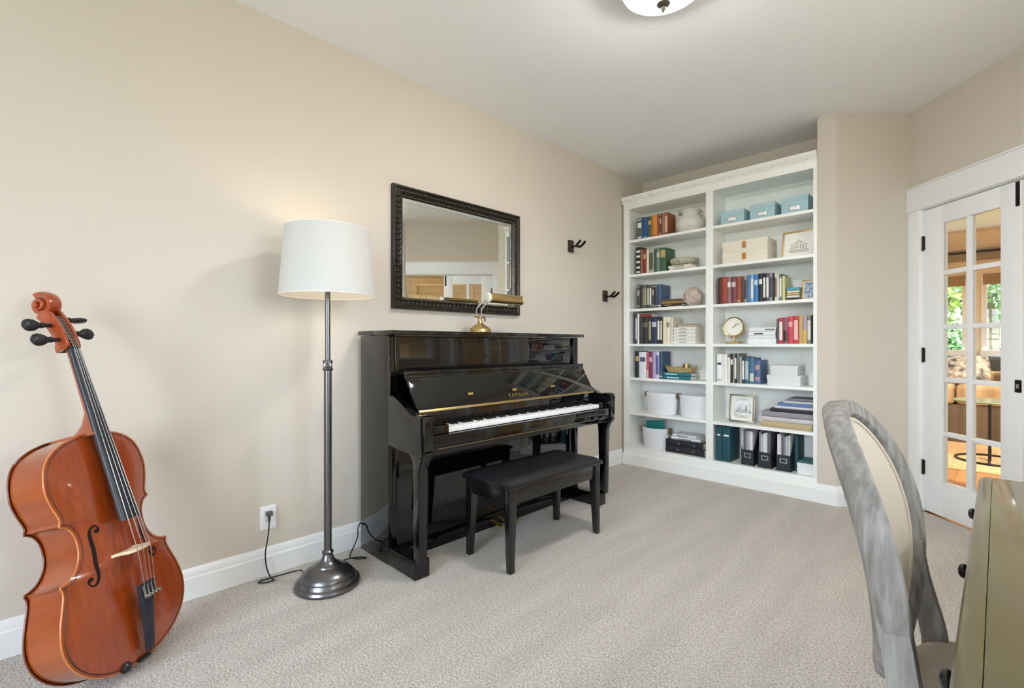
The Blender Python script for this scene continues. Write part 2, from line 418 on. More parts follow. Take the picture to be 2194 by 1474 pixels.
def book_flat(x0, x1, y0, y1, z0, z1, rgb, label, group, rot=0, spine='front', band=None):
    """book lying flat, spine facing the room (or the right/left)"""
    M = Matrix.Translation(((x0 + x1) / 2, (y0 + y1) / 2, z0 + .0004)) @ Matrix.Rotation(rot, 4, 'Z')
    r = thing('book', label, 'book', M=M, group=group)
    hx, hy, h = (x1 - x0) / 2, (y1 - y0) / 2, z1 - z0 - .0008; t = min(.003, h * .16)
    mb = MB(); n = 6
    pr = [(-hy + .008, 0)] + [(-hy + .006 - .006 * math.sin(PI * k / n), h * k / n) for k in range(1, n)] + [(-hy + .008, h), (-hy + .011, h), (-hy + .011, 0)]
    mb.prism(pr, 'x', -hx, hx); mb.box(-hx, hx, -hy + .011, hy, 0, t).box(-hx, hx, -hy + .011, hy, h - t, h)
    mb.build('cover', cover(rgb), r)
    MB().box(-hx + .003, hx - .003, -hy + .011, hy - .004, t, h - t).build('pages', M_PAGES, r)
    if band:
        for (c, a, b) in band:
            MB().box(-hx + 2 * hx * a, -hx + 2 * hx * b, -hy - .0012, -hy + .004, h * .32, h * .68).build('title_band', cover(c), r)
    return r
ORDN = ['first', 'second', 'third', 'fourth', 'fifth', 'sixth', 'seventh', 'eighth', 'ninth', 'tenth', 'eleventh', 'twelfth', 'thirteenth', 'fourteenth', 'fifteenth', 'sixteenth', 'seventeenth', 'eighteenth', 'nineteenth']
W_, K_, GD = (235, 232, 225), (28, 28, 30), (190, 160, 95)
T1 = [(.62, .80)]; T2 = [(.15, .85)]; T3 = [(.08, .14), (.55, .78), (.90, .94)]; T4 = [(.06, .12)]
ROWS = {
 'top left shelf': (2.103, [
  (.138, .191, .203, (84, 104, 92), 'grey green', (W_, T3)), (.191, .246, .203, (38, 84, 140), 'bright blue', ((120, 170, 190), T4)),
  (.246, .290, .201, (84, 96, 66), 'olive green', (GD, T1)), (.290, .342, .203, (218, 140, 52), 'bright orange', ((150, 80, 30), T4)),
  (.342, .363, .203, (146, 78, 50), 'rust brown', None), (.363, .387, .206, (112, 52, 42), 'dark russet', ((190, 170, 150), T3)),
  (.387, .415, .207, (158, 120, 98), 'tan', ((110, 60, 50), T4)), (.415, .446, .206, (152, 84, 54), 'red brown', ((220, 180, 150), T2))]),
 'second left shelf': (1.780, [
  (.123, .173, .257, (30, 30, 34), 'tall black', (W_, [(.06, .12), (.22, .3), (.42, .5), (.62, .7), (.8, .88)])), (.173, .198, .232, (158, 96, 62), 'cinnamon brown', None),
  (.198, .236, .227, (132, 50, 40), 'brick red', (GD, T1)), (.236, .258, .225, (232, 222, 200), 'cream', None),
  (.258, .312, .220, (176, 172, 152), 'wide stone grey', ((90, 95, 80), T2)), (.312, .335, .219, (60, 74, 68), 'charcoal green', None),
  (.335, .366, .225, (112, 136, 122), 'sage green', ((210, 210, 200), T1)), (.366, .428, .218, (62, 98, 70), 'wide forest green', (GD, [(.6, .9)]))]),
 'third left shelf': (1.457, [
  (.138, .167, .227, (66, 68, 62), 'dark slate', ((180, 180, 165), T3)), (.167, .190, .225, (50, 52, 48), 'soot black', None),
  (.190, .236, .222, (96, 92, 80), 'wide taupe', ((150, 145, 125), T2)), (.236, .266, .219, (60, 64, 58), 'dark grey', ((190, 185, 170), T2)),
  (.266, .288, .218, (92, 96, 88), 'mid grey', (W_, T2)), (.288, .312, .216, (58, 58, 54), 'graphite', ((180, 170, 150), T3)),
  (.312, .337, .216, (110, 112, 108), 'pewter grey', (K_, T2)), (.337, .383, .213, (66, 84, 116), 'slate blue', ((200, 195, 170), T4))]),
 'fourth left shelf': (1.131, [
  (.101, .121, .284, (38, 44, 60), 'tall narrow navy', None), (.121, .137, .284, (70, 74, 80), 'tall thin grey', (W_, T2)),
  (.137, .159, .283, (236, 234, 230), 'tall white', None), (.159, .194, .250, (52, 54, 58), 'dark grey', None),
  (.194, .254, .248, (44, 46, 46), 'wide black', ((110, 105, 90), T1)), (.254, .284, .246, (40, 46, 38), 'blackish green', ((170, 160, 110), T2)),
  (.284, .343, .248, (42, 50, 82), 'wide navy blue', ((190, 195, 210), T1)), (.343, .368, .246, (26, 28, 30), 'black', (W_, T2)),
  (.368, .396, .245, (36, 36, 36), 'charcoal', ((200, 190, 170), T2)), (.396, .429, .244, (226, 214, 178), 'pale yellow', None),
  (.429, .465, .241, (232, 224, 204), 'ivory', ((150, 140, 120), T1)), (.465, .496, .238, (218, 208, 190), 'sand', None)]),
 'fifth left shelf': (.815, [
  (.115, .159, .249, (34, 36, 38), 'black', (GD, T1)), (.159, .234, .241, (222, 224, 230), 'wide white', ((80, 90, 130), T1)),
  (.234, .258, .241, (190, 90, 74), 'coral red', ((220, 190, 160), [(.0, .3)])), (.258, .300, .243, (126, 52, 92), 'plum purple', ((210, 170, 190), T1)),
  (.300, .327, .244, (174, 168, 198), 'lilac', None), (.327, .362, .248, (206, 206, 224), 'pale lavender', ((90, 90, 150), T2)),
  (.362, .396, .246, (54, 78, 106), 'steel blue', ((190, 190, 170), T4))]),
 'third right shelf': (1.457, [
  (.894, .919, .223, (58, 28, 28), 'blackish maroon', None), (.919, .965, .223, (160, 62, 42), 'brick red', ((120, 40, 30), T4)),
  (.965, .997, .221, (142, 110, 106), 'dusty pink', (W_, T1)), (.997, 1.037, .219, (118, 62, 70), 'maroon', ((210, 190, 190), T1)),
  (1.037, 1.078, .216, (148, 72, 52), 'terracotta', (GD, T4)), (1.078, 1.096, .213, (106, 70, 56), 'brown', None),
  (1.096, 1.124, .214, (140, 142, 150), 'light grey', ((70, 60, 70), T2)), (1.124, 1.147, .221, (84, 126, 172), 'cornflower blue', None),
  (1.147, 1.171, .220, (132, 176, 216), 'sky blue', (W_, T2)), (1.171, 1.206, .219, (62, 122, 184), 'azure blue', ((190, 215, 235), T1)),
  (1.206, 1.238, .223, (34, 36, 42), 'black', (W_, T1)), (1.238, 1.260, .222, (28, 28, 34), 'jet black', (W_, T2)),
  (1.260, 1.283, .221, (86, 82, 98), 'dark mauve', (W_, T2)), (1.283, 1.309, .218, (150, 142, 158), 'mauve grey', ((70, 65, 80), T2)),
  (1.309, 1.321, .215, (48, 46, 50), 'thin black', None), (1.321, 1.339, .212, (226, 222, 200), 'cream', ((120, 100, 70), T2)),
  (1.339, 1.354, .207, (232, 230, 222), 'thin white', None), (1.354, 1.374, .205, (108, 112, 110), 'grey', (W_, T2)),
  (1.374, 1.394, .187, (216, 212, 150), 'pale yellow green', None)]),
 'fourth right shelf': (1.131, [
  (1.337, 1.352, .192, (96, 94, 98), 'thin grey', None), (1.352, 1.381, .197, (192, 66, 72), 'crimson', (W_, T2)),
  (1.381, 1.415, .200, (150, 92, 104), 'dusty rose', ((50, 46, 50), [(.1, .5)])), (1.415, 1.450, .206, (206, 74, 82), 'bright red', ((235, 170, 170), T1)),
  (1.450, 1.486, .207, (196, 62, 68), 'scarlet', ((240, 190, 190), T2)), (1.486, 1.512, .206, (206, 172, 110), 'golden tan', None),
  (1.512, 1.541, .205, (214, 182, 100), 'mustard and lilac', ((172, 156, 190), [(.5, .98)])), (1.541, 1.568, .201, (134, 142, 130), 'grey green', (W_, T2)),
  (1.568, 1.587, .210, (26, 28, 30), 'black', None)]),
 'fifth right shelf': (.815, [
  (.881, .923, .231, (236, 236, 236), 'wide white', (K_, [(.62, .70), (.06, .09)])), (.923, .943, .231, (232, 230, 224), 'slim white', None),
  (.943, .967, .232, (240, 238, 232), 'plain white', None), (.967, .993, .203, (228, 224, 214), 'short off-white', None),
  (.993, 1.014, .236, (28, 28, 30), 'black', (W_, T1)), (1.014, 1.024, .236, (225, 225, 220), 'very thin white', None),
  (1.024, 1.043, .238, (34, 36, 36), 'charcoal black', (W_, T2)), (1.043, 1.062, .238, (120, 122, 118), 'grey', None),
  (1.062, 1.081, .212, (176, 178, 174), 'light grey', None), (1.081, 1.102, .213, (48, 56, 60), 'dark slate', (W_, T2)),
  (1.102, 1.137, .211, (58, 98, 110), 'teal blue', ((170, 190, 190), T2)), (1.137, 1.175, .206, (74, 116, 150), 'denim blue', ((210, 215, 190), [(.1, .4)])),
  (1.175, 1.221, .188, (84, 106, 148), 'wide periwinkle blue', ((190, 150, 150), [(.15, .3), (.6, .8)]))]),
}
for sh, (z, items) in ROWS.items():
    for i, (a, b, h, rgb, nm, band) in enumerate(items):
        lab = '%s book standing %s from left on the %s of the bookcase' % (nm, ORDN[i], sh)
        book_up(a, b, z, h, rgb, lab, 'books standing on the %s' % sh, depth=.15 + .04 * random.random(), yf=4.028 + .006 * random.random(), band=band)

# flat books
G2 = 'books lying flat on the left shelves'
book_flat(.46, .700, 4.035, 4.20, 1.780, 1.802, (226, 220, 206), 'cream book under another on the second left shelf, lowest of two', G2, band=[((150, 140, 120), .2, .6)])
book_flat(.45, .660, 4.035, 4.19, 1.802, 1.828, (232, 226, 212), 'cream book lying below the stone dish on the second left shelf', G2, band=[((150, 140, 120), .3, .7)])
book_flat(.44, .575, 4.035, 4.16, 1.457, 1.470, (206, 190, 176), 'pale thin book at the bottom of the flat stack beside the ball', G2)
book_flat(.392, .572, 4.032, 4.17, 1.470, 1.488, (66, 54, 44), 'dark brown book, second from bottom in the stack beside the ball', G2, band=[((180, 150, 90), .1, .5)])
book_flat(.388, .575, 4.030, 4.17, 1.488, 1.513, (160, 124, 70), 'golden brown book, second from top in the stack beside the ball', G2)
book_flat(.390, .575, 4.032, 4.17, 1.513, 1.530, (112, 96, 80), 'taupe book on top of the flat stack beside the ball', G2)
z = 1.131
for i, (h, a, b) in enumerate([(.030, .500, .705), (.028, .503, .700), (.030, .500, .703), (.029, .505, .700), (.029, .502, .704)]):
    book_flat(a, b, 4.032, 4.18, z, z + h, (236, 234, 228), 'white book, %s from bottom of the flat stack on the fourth left shelf' % ORDN[i], G2, rot=.02 * (i % 3 - 1), band=[((170, 170, 165), .25, .6)]); z += h
book_flat(.535, .70, 4.05, 4.17, z, z + .018, (206, 188, 166), 'beige book resting on the white stack, fourth left shelf', G2)
book_flat(.545, .69, 4.055, 4.165, z + .018, z + .031, (190, 170, 150), 'tan book topmost on the white stack, fourth left shelf', G2)
book_flat(.166, .279, 4.036, 4.17, 1.381, 1.409, (150, 68, 56), 'brick red book lying on top of upright books, fourth left shelf', G2)
book_flat(.402, .655, 4.031, 4.18, .815, .847, (34, 110, 124), 'teal book with white pages, lower of two under the tray', G2, band=[((190, 220, 220), .15, .6)])
book_flat(.405, .660, 4.033, 4.18, .847, .877, (40, 120, 132), 'teal book with white pages directly below the woven tray', G2, band=[((190, 220, 220), .1, .5)])
book_flat(.425, .770, 4.035, 4.235, .168, .227, (26, 28, 36), 'thick black book, lower of two on the bottom left shelf', G2, rot=.02, band=[((90, 90, 90), .3, .36), ((90, 90, 90), .7, .76)])
book_flat(.425, .765, 4.035, 4.235, .227, .282, (24, 27, 38), 'thick black book, upper of two on the bottom left shelf', G2, band=[((90, 90, 90), .35, .4), ((90, 90, 90), .75, .8)])
book_flat(.468, .735, 4.05, 4.22, .282, .306, (228, 230, 232), 'white book, lower of two on the thick black books', G2, band=[((120, 125, 130), .25, .7)])
book_flat(.480, .700, 4.06, 4.21, .306, .330, (222, 225, 228), 'white book, upper of two on the thick black books', G2, rot=-.03, band=[((120, 125, 130), .2, .65)])
G3 = 'books lying flat on the right shelves'
z = 1.457
for h, rgb, nm in ((.020, (60, 50, 46), 'dark brown small book at the bottom'), (.018, (236, 234, 228), 'white small book second from bottom'), (.020, (196, 170, 120), 'tan small book in the middle'), (.018, (226, 226, 216), 'off-white small book second from top'), (.022, (96, 164, 184), 'turquoise small book on top')):
    book_flat(1.402, 1.484, 4.05, 4.17, z, z + h, rgb, nm + ' of the flat stack beside the small gold frame', G3, rot=.02 * random.uniform(-1, 1)); z += h
z = 1.131
for i, (h, a, b) in enumerate([(.040, 1.128, 1.334), (.024, 1.140, 1.330), (.030, 1.138, 1.328), (.034, 1.140, 1.332)]):
    book_flat(a, b, 4.033, 4.18, z, z + h, (236, 237, 238), 'white book, %s from bottom in the flat stack beside the desk clock' % ORDN[i], G3, band=[((80, 82, 88), .2, .55)] if i == 2 else ([((130, 130, 130), .6, .95)] if i == 3 else None)); z += h
z = .491
STK = [(.045, 1.225, 1.575, (188, 170, 130), 'tan ring binder, lowest'), (.034, 1.230, 1.580, (206, 202, 206), 'pale grey ring binder, second from bottom'), (.042, 1.228, 1.582, (150, 144, 152), 'mauve grey ring binder, third from bottom'), (.026, 1.29, 1.580, (40, 40, 44), 'black folder, fourth from bottom'),
       (.022, 1.32, 1.582, (214, 216, 220), 'white folder, fifth from bottom'), (.020, 1.34, 1.584, (96, 130, 186), 'blue folder, third from top'), (.022, 1.38, 1.582, (196, 200, 206), 'light grey folder, second from top'), (.020, 1.41, 1.584, (128, 130, 134), 'dark grey folder, topmost')]
for i, (h, a, b, rgb, nm) in enumerate(STK):
    o = book_flat(a, b, 4.03 + .002 * i, 4.235, z, z + h, rgb, nm + ' in the tall stack beside the silver frame', G3); o.name = 'binder'; ORG[o.name] = Vector(); o['category'] = 'binder'; z += h

# ------------------------------------------------------------------ shelf ornaments
M_CERAM = mat('white_ceramic', (226, 224, 216), .35, var=((205, 202, 192), 9, 3))
jug = thing('ceramic_jug', 'squat white ceramic jug with wide rim on the top left shelf', 'jug', (.62, 4.12, 2.103))
MB().lathe([(.06, 2.1035), (.085, 2.108), (.118, 2.14), (.128, 2.175), (.122, 2.21), (.10, 2.24), (.075, 2.258), (.072, 2.268), (.085, 2.285), (.105, 2.298), (.10, 2.301), (.078, 2.287), (.066, 2.268), (.066, 2.255), (.0, 2.24)], .62, 4.12, 40).build('body', M_CERAM, jug)
MB().tube(spline([(.715, 4.12, 2.296), (.742, 4.12, 2.28), (.748, 4.12, 2.25), (.735, 4.12, 2.222)], 5), .008, 8).build('handle', M_CERAM, jug)
MB().prism([(.50, 4.105), (.53, 4.09), (.545, 4.12), (.53, 4.15), (.50, 4.135)], 'z', 2.284, 2.297).build('spout', M_CERAM, jug, .003)
M_STONE = mat('grey_stone', (150, 144, 128), .8, var=((196, 190, 172), 26, 5), bump=(60, .4, .004))
dish = MB().lathe([(.05, 1.8288), (.10, 1.834), (.12, 1.85), (.124, 1.872), (.118, 1.886), (.108, 1.886), (.102, 1.868), (.085, 1.850), (.0, 1.845)], .56, 4.12, 36)
tag(dish.build('stone_dish', M_STONE), 'round grey stone dish resting on flat cream books, second left shelf', 'dish')
M_BALL = mat('woven_ball', (206, 190, 178), .7, var=((160, 140, 130), 34, 4), bump=(40, .5, .004))
ball = thing('decorative_ball', 'pale pink grey wrapped ball on the third left shelf', 'ornament', (.655, 4.08, 1.457))
MB().sphere((.655, 4.09, 1.5425), .0825, 32, 20).build('sphere', M_BALL, ball)
for k in range(5):
    th = k * .63; Mx = Matrix.Translation((.655, 4.09, 1.5425)) @ Matrix.Rotation(th, 4, 'Z') @ Matrix.Rotation(.6 + .5 * k, 4, 'X')
    MB().tube([Mx @ Vector((.083 * math.cos(2 * PI * i / 28), .083 * math.sin(2 * PI * i / 28), 0)) for i in range(28)], .0016, 6, True).build('strand', mat('ball_strand', (226, 214, 204), .7), ball)
M_RATTAN = mat('rattan', (196, 172, 120), .7, var=((158, 132, 84), 120, 2), bump=(150, .5, .003), stretch=(1, 1, .3))
tray = thing('woven_tray', 'small woven rattan tray standing on teal books', 'tray', (.535, 4.11, .8775))
def oval(hx, hy, z, n=32, e=3.0):
    out = []
    for i in range(n):
        a = 2 * PI * i / n; ca, sa = math.cos(a), math.sin(a)
        out.append(Vector((.535 + hx * math.copysign(abs(ca) ** (2 / e), ca), 4.11 + hy * math.copysign(abs(sa) ** (2 / e), sa), z)))
    return out
MB().rings([oval(.112, .060, .8778), oval(.128, .072, .922), oval(.122, .066, .922), oval(.106, .055, .885)]).build('basket', M_RATTAN, tray)
for k in range(44):
    a = 2 * PI * k / 44; ca, sa = math.cos(a), math.sin(a); ex = 2 / 3.0
    f = lambda hx, hy, zz: (.535 + hx * math.copysign(abs(ca) ** ex, ca), 4.11 + hy * math.copysign(abs(sa) ** ex, sa), zz)
    MB().tube([f(.114, .062, .879), f(.130, .074, .922)], .0028, 5).build('rib', M_RATTAN, tray)
for sx in (-1, 1):
    MB().tube(spline([(.535 + sx * .125, 4.08, .92), (.535 + sx * .14, 4.09, .936), (.535 + sx * .14, 4.13, .936), (.535 + sx * .125, 4.14, .92)], 4), .004, 6).build('handle', M_RATTAN, tray)
cup = thing('brass_cup', 'small shiny brass cup standing in the woven tray', 'cup', (.585, 4.11, .886))
MB().lathe([(.024, .8862), (.029, .888), (.030, .93), (.031, .952), (.028, .952), (.026, .93), (.0, .928)], .585, 4.11, 24).build('bowl', M_BRASS, cup)
MB().tube([(.585 + .0305 * math.cos(2 * PI * i / 24), 4.11 + .0305 * math.sin(2 * PI * i / 24), .952) for i in range(24)], .0015, 6, True).build('lip', M_BRASS, cup)

# storage bins
M_BIN = mat('white_canvas', (228, 229, 234), .85, bump=(220, .3, .002))
M_BININ = mat('bin_lining', (176, 172, 168), .9)
M_TAN = mat('brown_leather', (126, 106, 84), .55)
def bin_(cx, cy, z, h, rx, ry, label):
    t = thing('storage_bin', label, 'storage bin', (cx, cy, z), 'white canvas bins')
    z += .0005
    def ell(k, zz): return [Vector((cx + rx * k * math.cos(2 * PI * i / 40), cy + ry * k * math.sin(2 * PI * i / 40), zz)) for i in range(40)]
    MB().rings([ell(.82, z), ell(.86, z + .006), ell(1, z + h), ell(.975, z + h), ell(.84, z + .02)]).build('body', M_BIN, t)
    MB().tube(ell(.99, z + h), .003, 6, True).build('rim', M_BIN, t)
    for sx in (-1, 1):
        xx = cx + sx * rx
        MB().box(xx - .006, xx + .004, cy - .035, cy + .035, z + h - .045, z + h + .004).box(xx - .008, xx + .006, cy - .03, cy + .03, z + h - .002, z + h + .003).build('leather_handle', M_TAN, t, .002)
    return t
bin_(.345, 4.125, .491, .190, .155, .098, 'white canvas bin with brown handles, left of two on sixth left shelf')
bin_(.660, 4.125, .491, .188, .142, .098, 'white canvas bin beside the divider, right of two on sixth left shelf')
bin_(.285, 4.125, .168, .185, .135, .098, 'white canvas bin holding teal notebooks on the bottom left shelf')
for k, (a, b, y, h, nm) in enumerate(((.20, .385, 4.115, .235, 'teal notebook in front inside the bottom left canvas bin'), (.215, .375, 4.135, .222, 'dark teal notebook behind another inside the bottom left canvas bin'))):
    t = thing('notebook', nm, 'notebook', ((a + b) / 2, y, .204), 'notebooks in the bin')
    Mx = Matrix.Translation(((a + b) / 2, y, .204)) @ Matrix.Rotation(-.10, 4, 'Y') @ Matrix.Translation((-(a + b) / 2, -y, -.204))
    MB().box(a, b, y, y + .002, .204, .204 + h - .02, Mx).box(a, b, y + .010, y + .012, .204, .204 + h - .02, Mx).build('cover', cover(((28, 136, 134), (24, 110, 112))[k]), t)
    MB().box(a + .003, b - .003, y + .002, y + .010, .204, .204 + h - .024, Mx).build('pages', M_PAGES, t)

# pale blue boxes
M_BLUEBOX = mat('pale_blue_card', (168, 198, 208), .7)
for k, (a, b, top, nm) in enumerate(((.915, 1.100, .112, 'left'), (1.140, 1.326, .122, 'middle'), (1.366, 1.550, .130, 'right'))):
    t = thing('storage_box', 'pale blue lidded storage box, %s of three on the top right shelf' % ('leftmost' if k == 0 else nm if k == 1 else 'rightmost'), 'box', ((a + b) / 2, 4.13, 2.103), 'pale blue storage boxes')
    z = 2.1035
    MB().box(a + .003, b - .003, 4.036, 4.22, z, z + top - .004).build('box_body', M_BLUEBOX, t, .0012)
    MB().box(a, b, 4.033, 4.223, z + top - .034, z + top).build('lid', M_BLUEBOX, t, .0012)
    c = (a + b) / 2
    h = MB(); h.box(c - .034, c + .034, 4.030, 4.0362, z + .026, z + .058).build('label_holder', M_SILVER, t, .001)
    MB().box(c - .028, c + .028, 4.0292, 4.0301, z + .031, z + .053).build('label_card', M_WHITEPL, t)
# cream boxes
M_CREAM = mat('cream_linen_card', (228, 220, 204), .75, bump=(240, .2, .002))
for k, (z0, z1, nm) in enumerate(((1.7804, 1.871, 'lower'), (1.8714, 1.962, 'upper'))):
    t = thing('storage_box', 'cream lidded box with tan leather tab, %s of the stacked pair' % nm, 'box', (1.10, 4.13, z0), 'cream boxes')
    MB().box(.930, 1.272, 4.036, 4.235, z0, z1 - .003).build('box_body', M_CREAM, t, .002)
    MB().box(.927, 1.275, 4.033, 4.238, z1 - .034, z1).build('lid', M_CREAM, t, .002)
    MB().box(1.084, 1.114, 4.029, 4.0335, z0 + .028, z1 - .012).build('leather_tab', mat('tan_leather', (184, 124, 56), .5), t, .002)

# picture frames
def sketch_lines(parent, M, segs, m, w=.0012):
    for pts in segs:
        MB().tube([M @ Vector((x, -.0006, z)) for x, z in pts], w, 5).build('ink_line', m, parent)
M_INK = mat('ink_sepia', (120, 108, 84), .8); M_INKG = mat('ink_grey', (120, 122, 124), .8)
def pic_frame(label, M, w, h, fw, fmat, mount, paper=(240, 238, 232)):
    t = thing('picture_frame', label, 'picture frame', M=M)
    for (a, b, c, d) in ((0, w, 0, fw), (0, w, h - fw, h)): MB().box(a, b, 0, .016, c, d).build('frame_bar', fmat, t, .002)
    for (a, b) in ((0, fw), (w - fw, w)): MB().box(a, b, 0, .016, fw, h - fw).build('frame_bar', fmat, t, .002)
    MB().box(fw, w - fw, .008, .014, fw, h - fw).build('mount_board', mat('mount_board', paper, .8), t)
    MB().box(w / 2 - .03, w / 2 + .03, .016, .019, .03, h * .8).build('easel_back', M_BLKMETAL, t)
    return t
def lean(x, y, z, yaw, tilt): return Matrix.Translation((x, y, z)) @ Matrix.Rotation(yaw, 4, 'Z') @ Matrix.Rotation(tilt, 4, 'X')
f1 = pic_frame('gold framed sketch of a building leaning beside the cream boxes', lean(1.352, 4.10, 1.7840, -.05, -.16), .222, .208, .010, M_GOLD, .03)
L = lambda pts, dx=.0, dz=0: [(x + dx, z + dz) for x, z in pts]
Mi = Matrix.Translation((0, .0078, 0))
seg = [[(.05, .06), (.18, .06)], [(.06, .06), (.06, .095), (.165, .095), (.165, .06)], [(.055, .095), (.085, .115), (.14, .115), (.17, .095)], [(.085, .115), (.10, .128), (.125, .128), (.14, .115)], [(.112, .128), (.112, .145)],
       [(.08, .06), (.08, .095)], [(.10, .06), (.10, .115)], [(.125, .06), (.125, .115)], [(.145, .06), (.145, .095)], [(.06, .078), (.165, .078)], [(.045, .054), (.185, .05)], [(.05, .045), (.17, .042)]]
sketch_lines(f1, Mi, seg, M_INK, .0014)
f2 = pic_frame('small gold frame with blue mountain picture on the third right shelf', lean(1.494, 4.075, 1.4598, -.10, -.12), .092, .150, .009, M_GOLD, .0)
Mi = Matrix.Translation((0, .0074, 0))
MB().box(.014, .078, -.0003, .0006, .016, .134, Mi).build('picture', mat('mountain_print', (206, 214, 222), .6, var=((70, 100, 150), 45, 4)), f2)
f3 = pic_frame('silver framed city sketch under an arch on the sixth right shelf', lean(.960, 4.085, .4940, .02, -.13), .196, .226, .014, mat('champagne_silver', (168, 158, 142), .35, metal=.9), .03)
Mi = Matrix.Translation((0, .0078, 0))
arch = [(.098 + .068 * math.cos(PI * k / 16), .125 + .068 * math.sin(PI * k / 16)) for k in range(17)]
MB().prism([(.030, .07)] + [(.166, .07)] + arch, 'y', -.0002, .0004, Mi).build('sky_wash', mat('sky_wash', (205, 214, 222), .8, var=((236, 236, 234), 16, 3)), f3)
seg = [[(.03, .07), (.05, .072), (.05, .10), (.062, .10), (.062, .075), (.07, .075), (.07, .115), (.078, .125), (.086, .115), (.086, .078), (.10, .078), (.10, .105), (.115, .105), (.115, .08), (.125, .08), (.125, .125), (.13, .145), (.135, .125), (.135, .082), (.15, .082), (.15, .10), (.164, .10), (.166, .07)],
       [(.03, .06), (.165, .055)], [(.035, .05), (.15, .046)], [(.05, .04), (.14, .038)], [(.055, .10), (.055, .075)], [(.078, .11), (.078, .08)], [(.107, .10), (.107, .08)], [(.13, .12), (.13, .085)], [(.157, .095), (.157, .075)]]
sketch_lines(f3, Mi, seg, M_INK, .0016)
sketch_lines(f3, Mi, [arch], M_INKG, .001)

# desk clock
ck = thing('desk_clock', 'round white-faced brass clock on a stand, fourth right shelf', 'clock', (.99, 4.12, 1.131))
MB().prism([(.93, 4.09), (.945, 4.075), (1.035, 4.075), (1.05, 4.09), (1.05, 4.15), (.93, 4.15)], 'z', 1.1313, 1.151).build('base', M_BRASS, ck, .002)
MB().lathe([(.012, 1.151), (.007, 1.16), (.007, 1.196)], .99, 4.12, 16).build('stem', M_BRASS, ck)
cz = 1.272
MB().tube([(.99 + .092 * math.cos(PI + PI * k / 20), 4.12, cz + .092 * math.sin(PI + PI * k / 20) + .0) for k in range(21)], .004, 8).build('yoke', M_BRASS, ck)
FC = Matrix.Translation((.99, 4.12, cz)) @ Matrix.Rotation(PI / 2, 4, 'X') @ Matrix.Rotation(0, 4, 'Z')
MB().lathe([(.0, -.014), (.078, -.014), (.082, -.008), (.082, .010), (.079, .014), (.074, .012), (.072, .006), (0, .006)], 0, 0, 48, FC).build('case', M_BRASS, ck)
MB().lathe([(0, .0062), (.072, .0062), (.072, .008), (0, .008)], 0, 0, 40, FC).build('face', mat('clock_face', (238, 234, 222), .5), ck)
for k in range(12):
    a = 2 * PI * k / 12
    MB().box(-.0012, .0012, .058, .066, .008, .0088, FC @ Matrix.Rotation(a, 4, 'Z')).build('hour_mark', M_INK, ck)
MB().box(-.0016, .0016, -.010, .040, .009, .0098, FC @ Matrix.Rotation(-math.radians(38), 4, 'Z')).build('hour_hand', M_BLKMETAL, ck)
MB().box(-.0012, .0012, -.014, .060, .0102, .011, FC @ Matrix.Rotation(-math.radians(62), 4, 'Z')).build('minute_hand', M_BLKMETAL, ck)

# chevron boxes
def chevron_mat():
    m = bpy.data.materials.new('chevron_card'); m.use_nodes = True; nt = m.node_tree; b = nt.nodes['Principled BSDF']; b.inputs['Roughness'].default_value = .6
    tc = nt.nodes.new('ShaderNodeTexCoord'); sp = nt.nodes.new('ShaderNodeSeparateXYZ'); nt.links.new(tc.outputs['Object'], sp.inputs[0])
    def mth(op, a, bb=None):
        n = nt.nodes.new('ShaderNodeMath'); n.operation = op
        for i, q in enumerate((a, bb)):
            if q is None: continue
            if isinstance(q, (int, float)): n.inputs[i].default_value = q
            else: nt.links.new(q, n.inputs[i])
        return n.outputs[0]
    pp = mth('PINGPONG', sp.outputs['X'], .018); s = mth('ADD', sp.outputs['Z'], pp); fr = mth('PINGPONG', s, .0062); st = mth('LESS_THAN', fr, .0026)
    mx = nt.nodes.new('ShaderNodeMix'); mx.data_type = 'RGBA'; nt.links.new(st, mx.inputs[0]); mx.inputs[6].default_value = lin((238, 238, 238)); mx.inputs[7].default_value = lin((186, 188, 190))
    nt.links.new(mx.outputs[2], b.inputs['Base Color']); return m
M_CHEV = chevron_mat()
for (a, b, z0, z1, nm, y1) in ((1.268, 1.500, .8154, .892, 'larger lower', 4.225), (1.293, 1.482, .8924, .967, 'smaller upper', 4.20)):
    t = thing('storage_box', 'grey and white chevron box, %s one of the pair' % nm, 'box', ((a + b) / 2, 4.13, z0), 'chevron boxes')
    MB().box(a + .003, b - .003, 4.036, y1, z0, z1 - .003).build('box_body', M_CHEV, t, .001)
    MB().box(a, b, 4.033, y1 + .003, z1 - .028, z1).build('lid', M_CHEV, t, .001)

# teal binders and magazine holders on the bottom right shelf
M_TEAL = mat('dark_teal_cloth', (24, 74, 84), .65)
for k, (a, b, y0, h, nm) in enumerate(((.8738 + .004, .925, 4.03, .285, 'dark teal lever binder beside the divider on the bottom right shelf'), (.929, .994, 4.03, .285, 'dark teal lever binder, second on the bottom right shelf'), (1.442, 1.466, 4.03, .270, 'slim dark teal binder behind the third magazine holder'))):
    t = thing('binder', nm, 'binder', ((a + b) / 2, 4.03, .168), 'teal binders'); z = .1684
    if k == 2: y0 = 4.10
    MB().box(a, a + .003, y0, y0 + .19 if k < 2 else 4.26, z, z + h).box(b - .003, b, y0, y0 + .19 if k < 2 else 4.26, z, z + h).box(a, b, y0 - .002, y0 + .003, z, z + h).build('cover', M_TEAL, t, .0012)
    MB().box(a + .003, b - .003, y0 + .02, y0 + (.17 if k < 2 else .14), z + .004, z + h - .02).build('pages', M_PAGES, t)
    if k < 2:
        MB().box(a + .012, b - .012, y0 - .0032, y0 - .0018, z + .205, z + .218).build('label_strip', M_WHITEPL, t)
M_HOLD = mat('black_card', (34, 38, 46), .6)
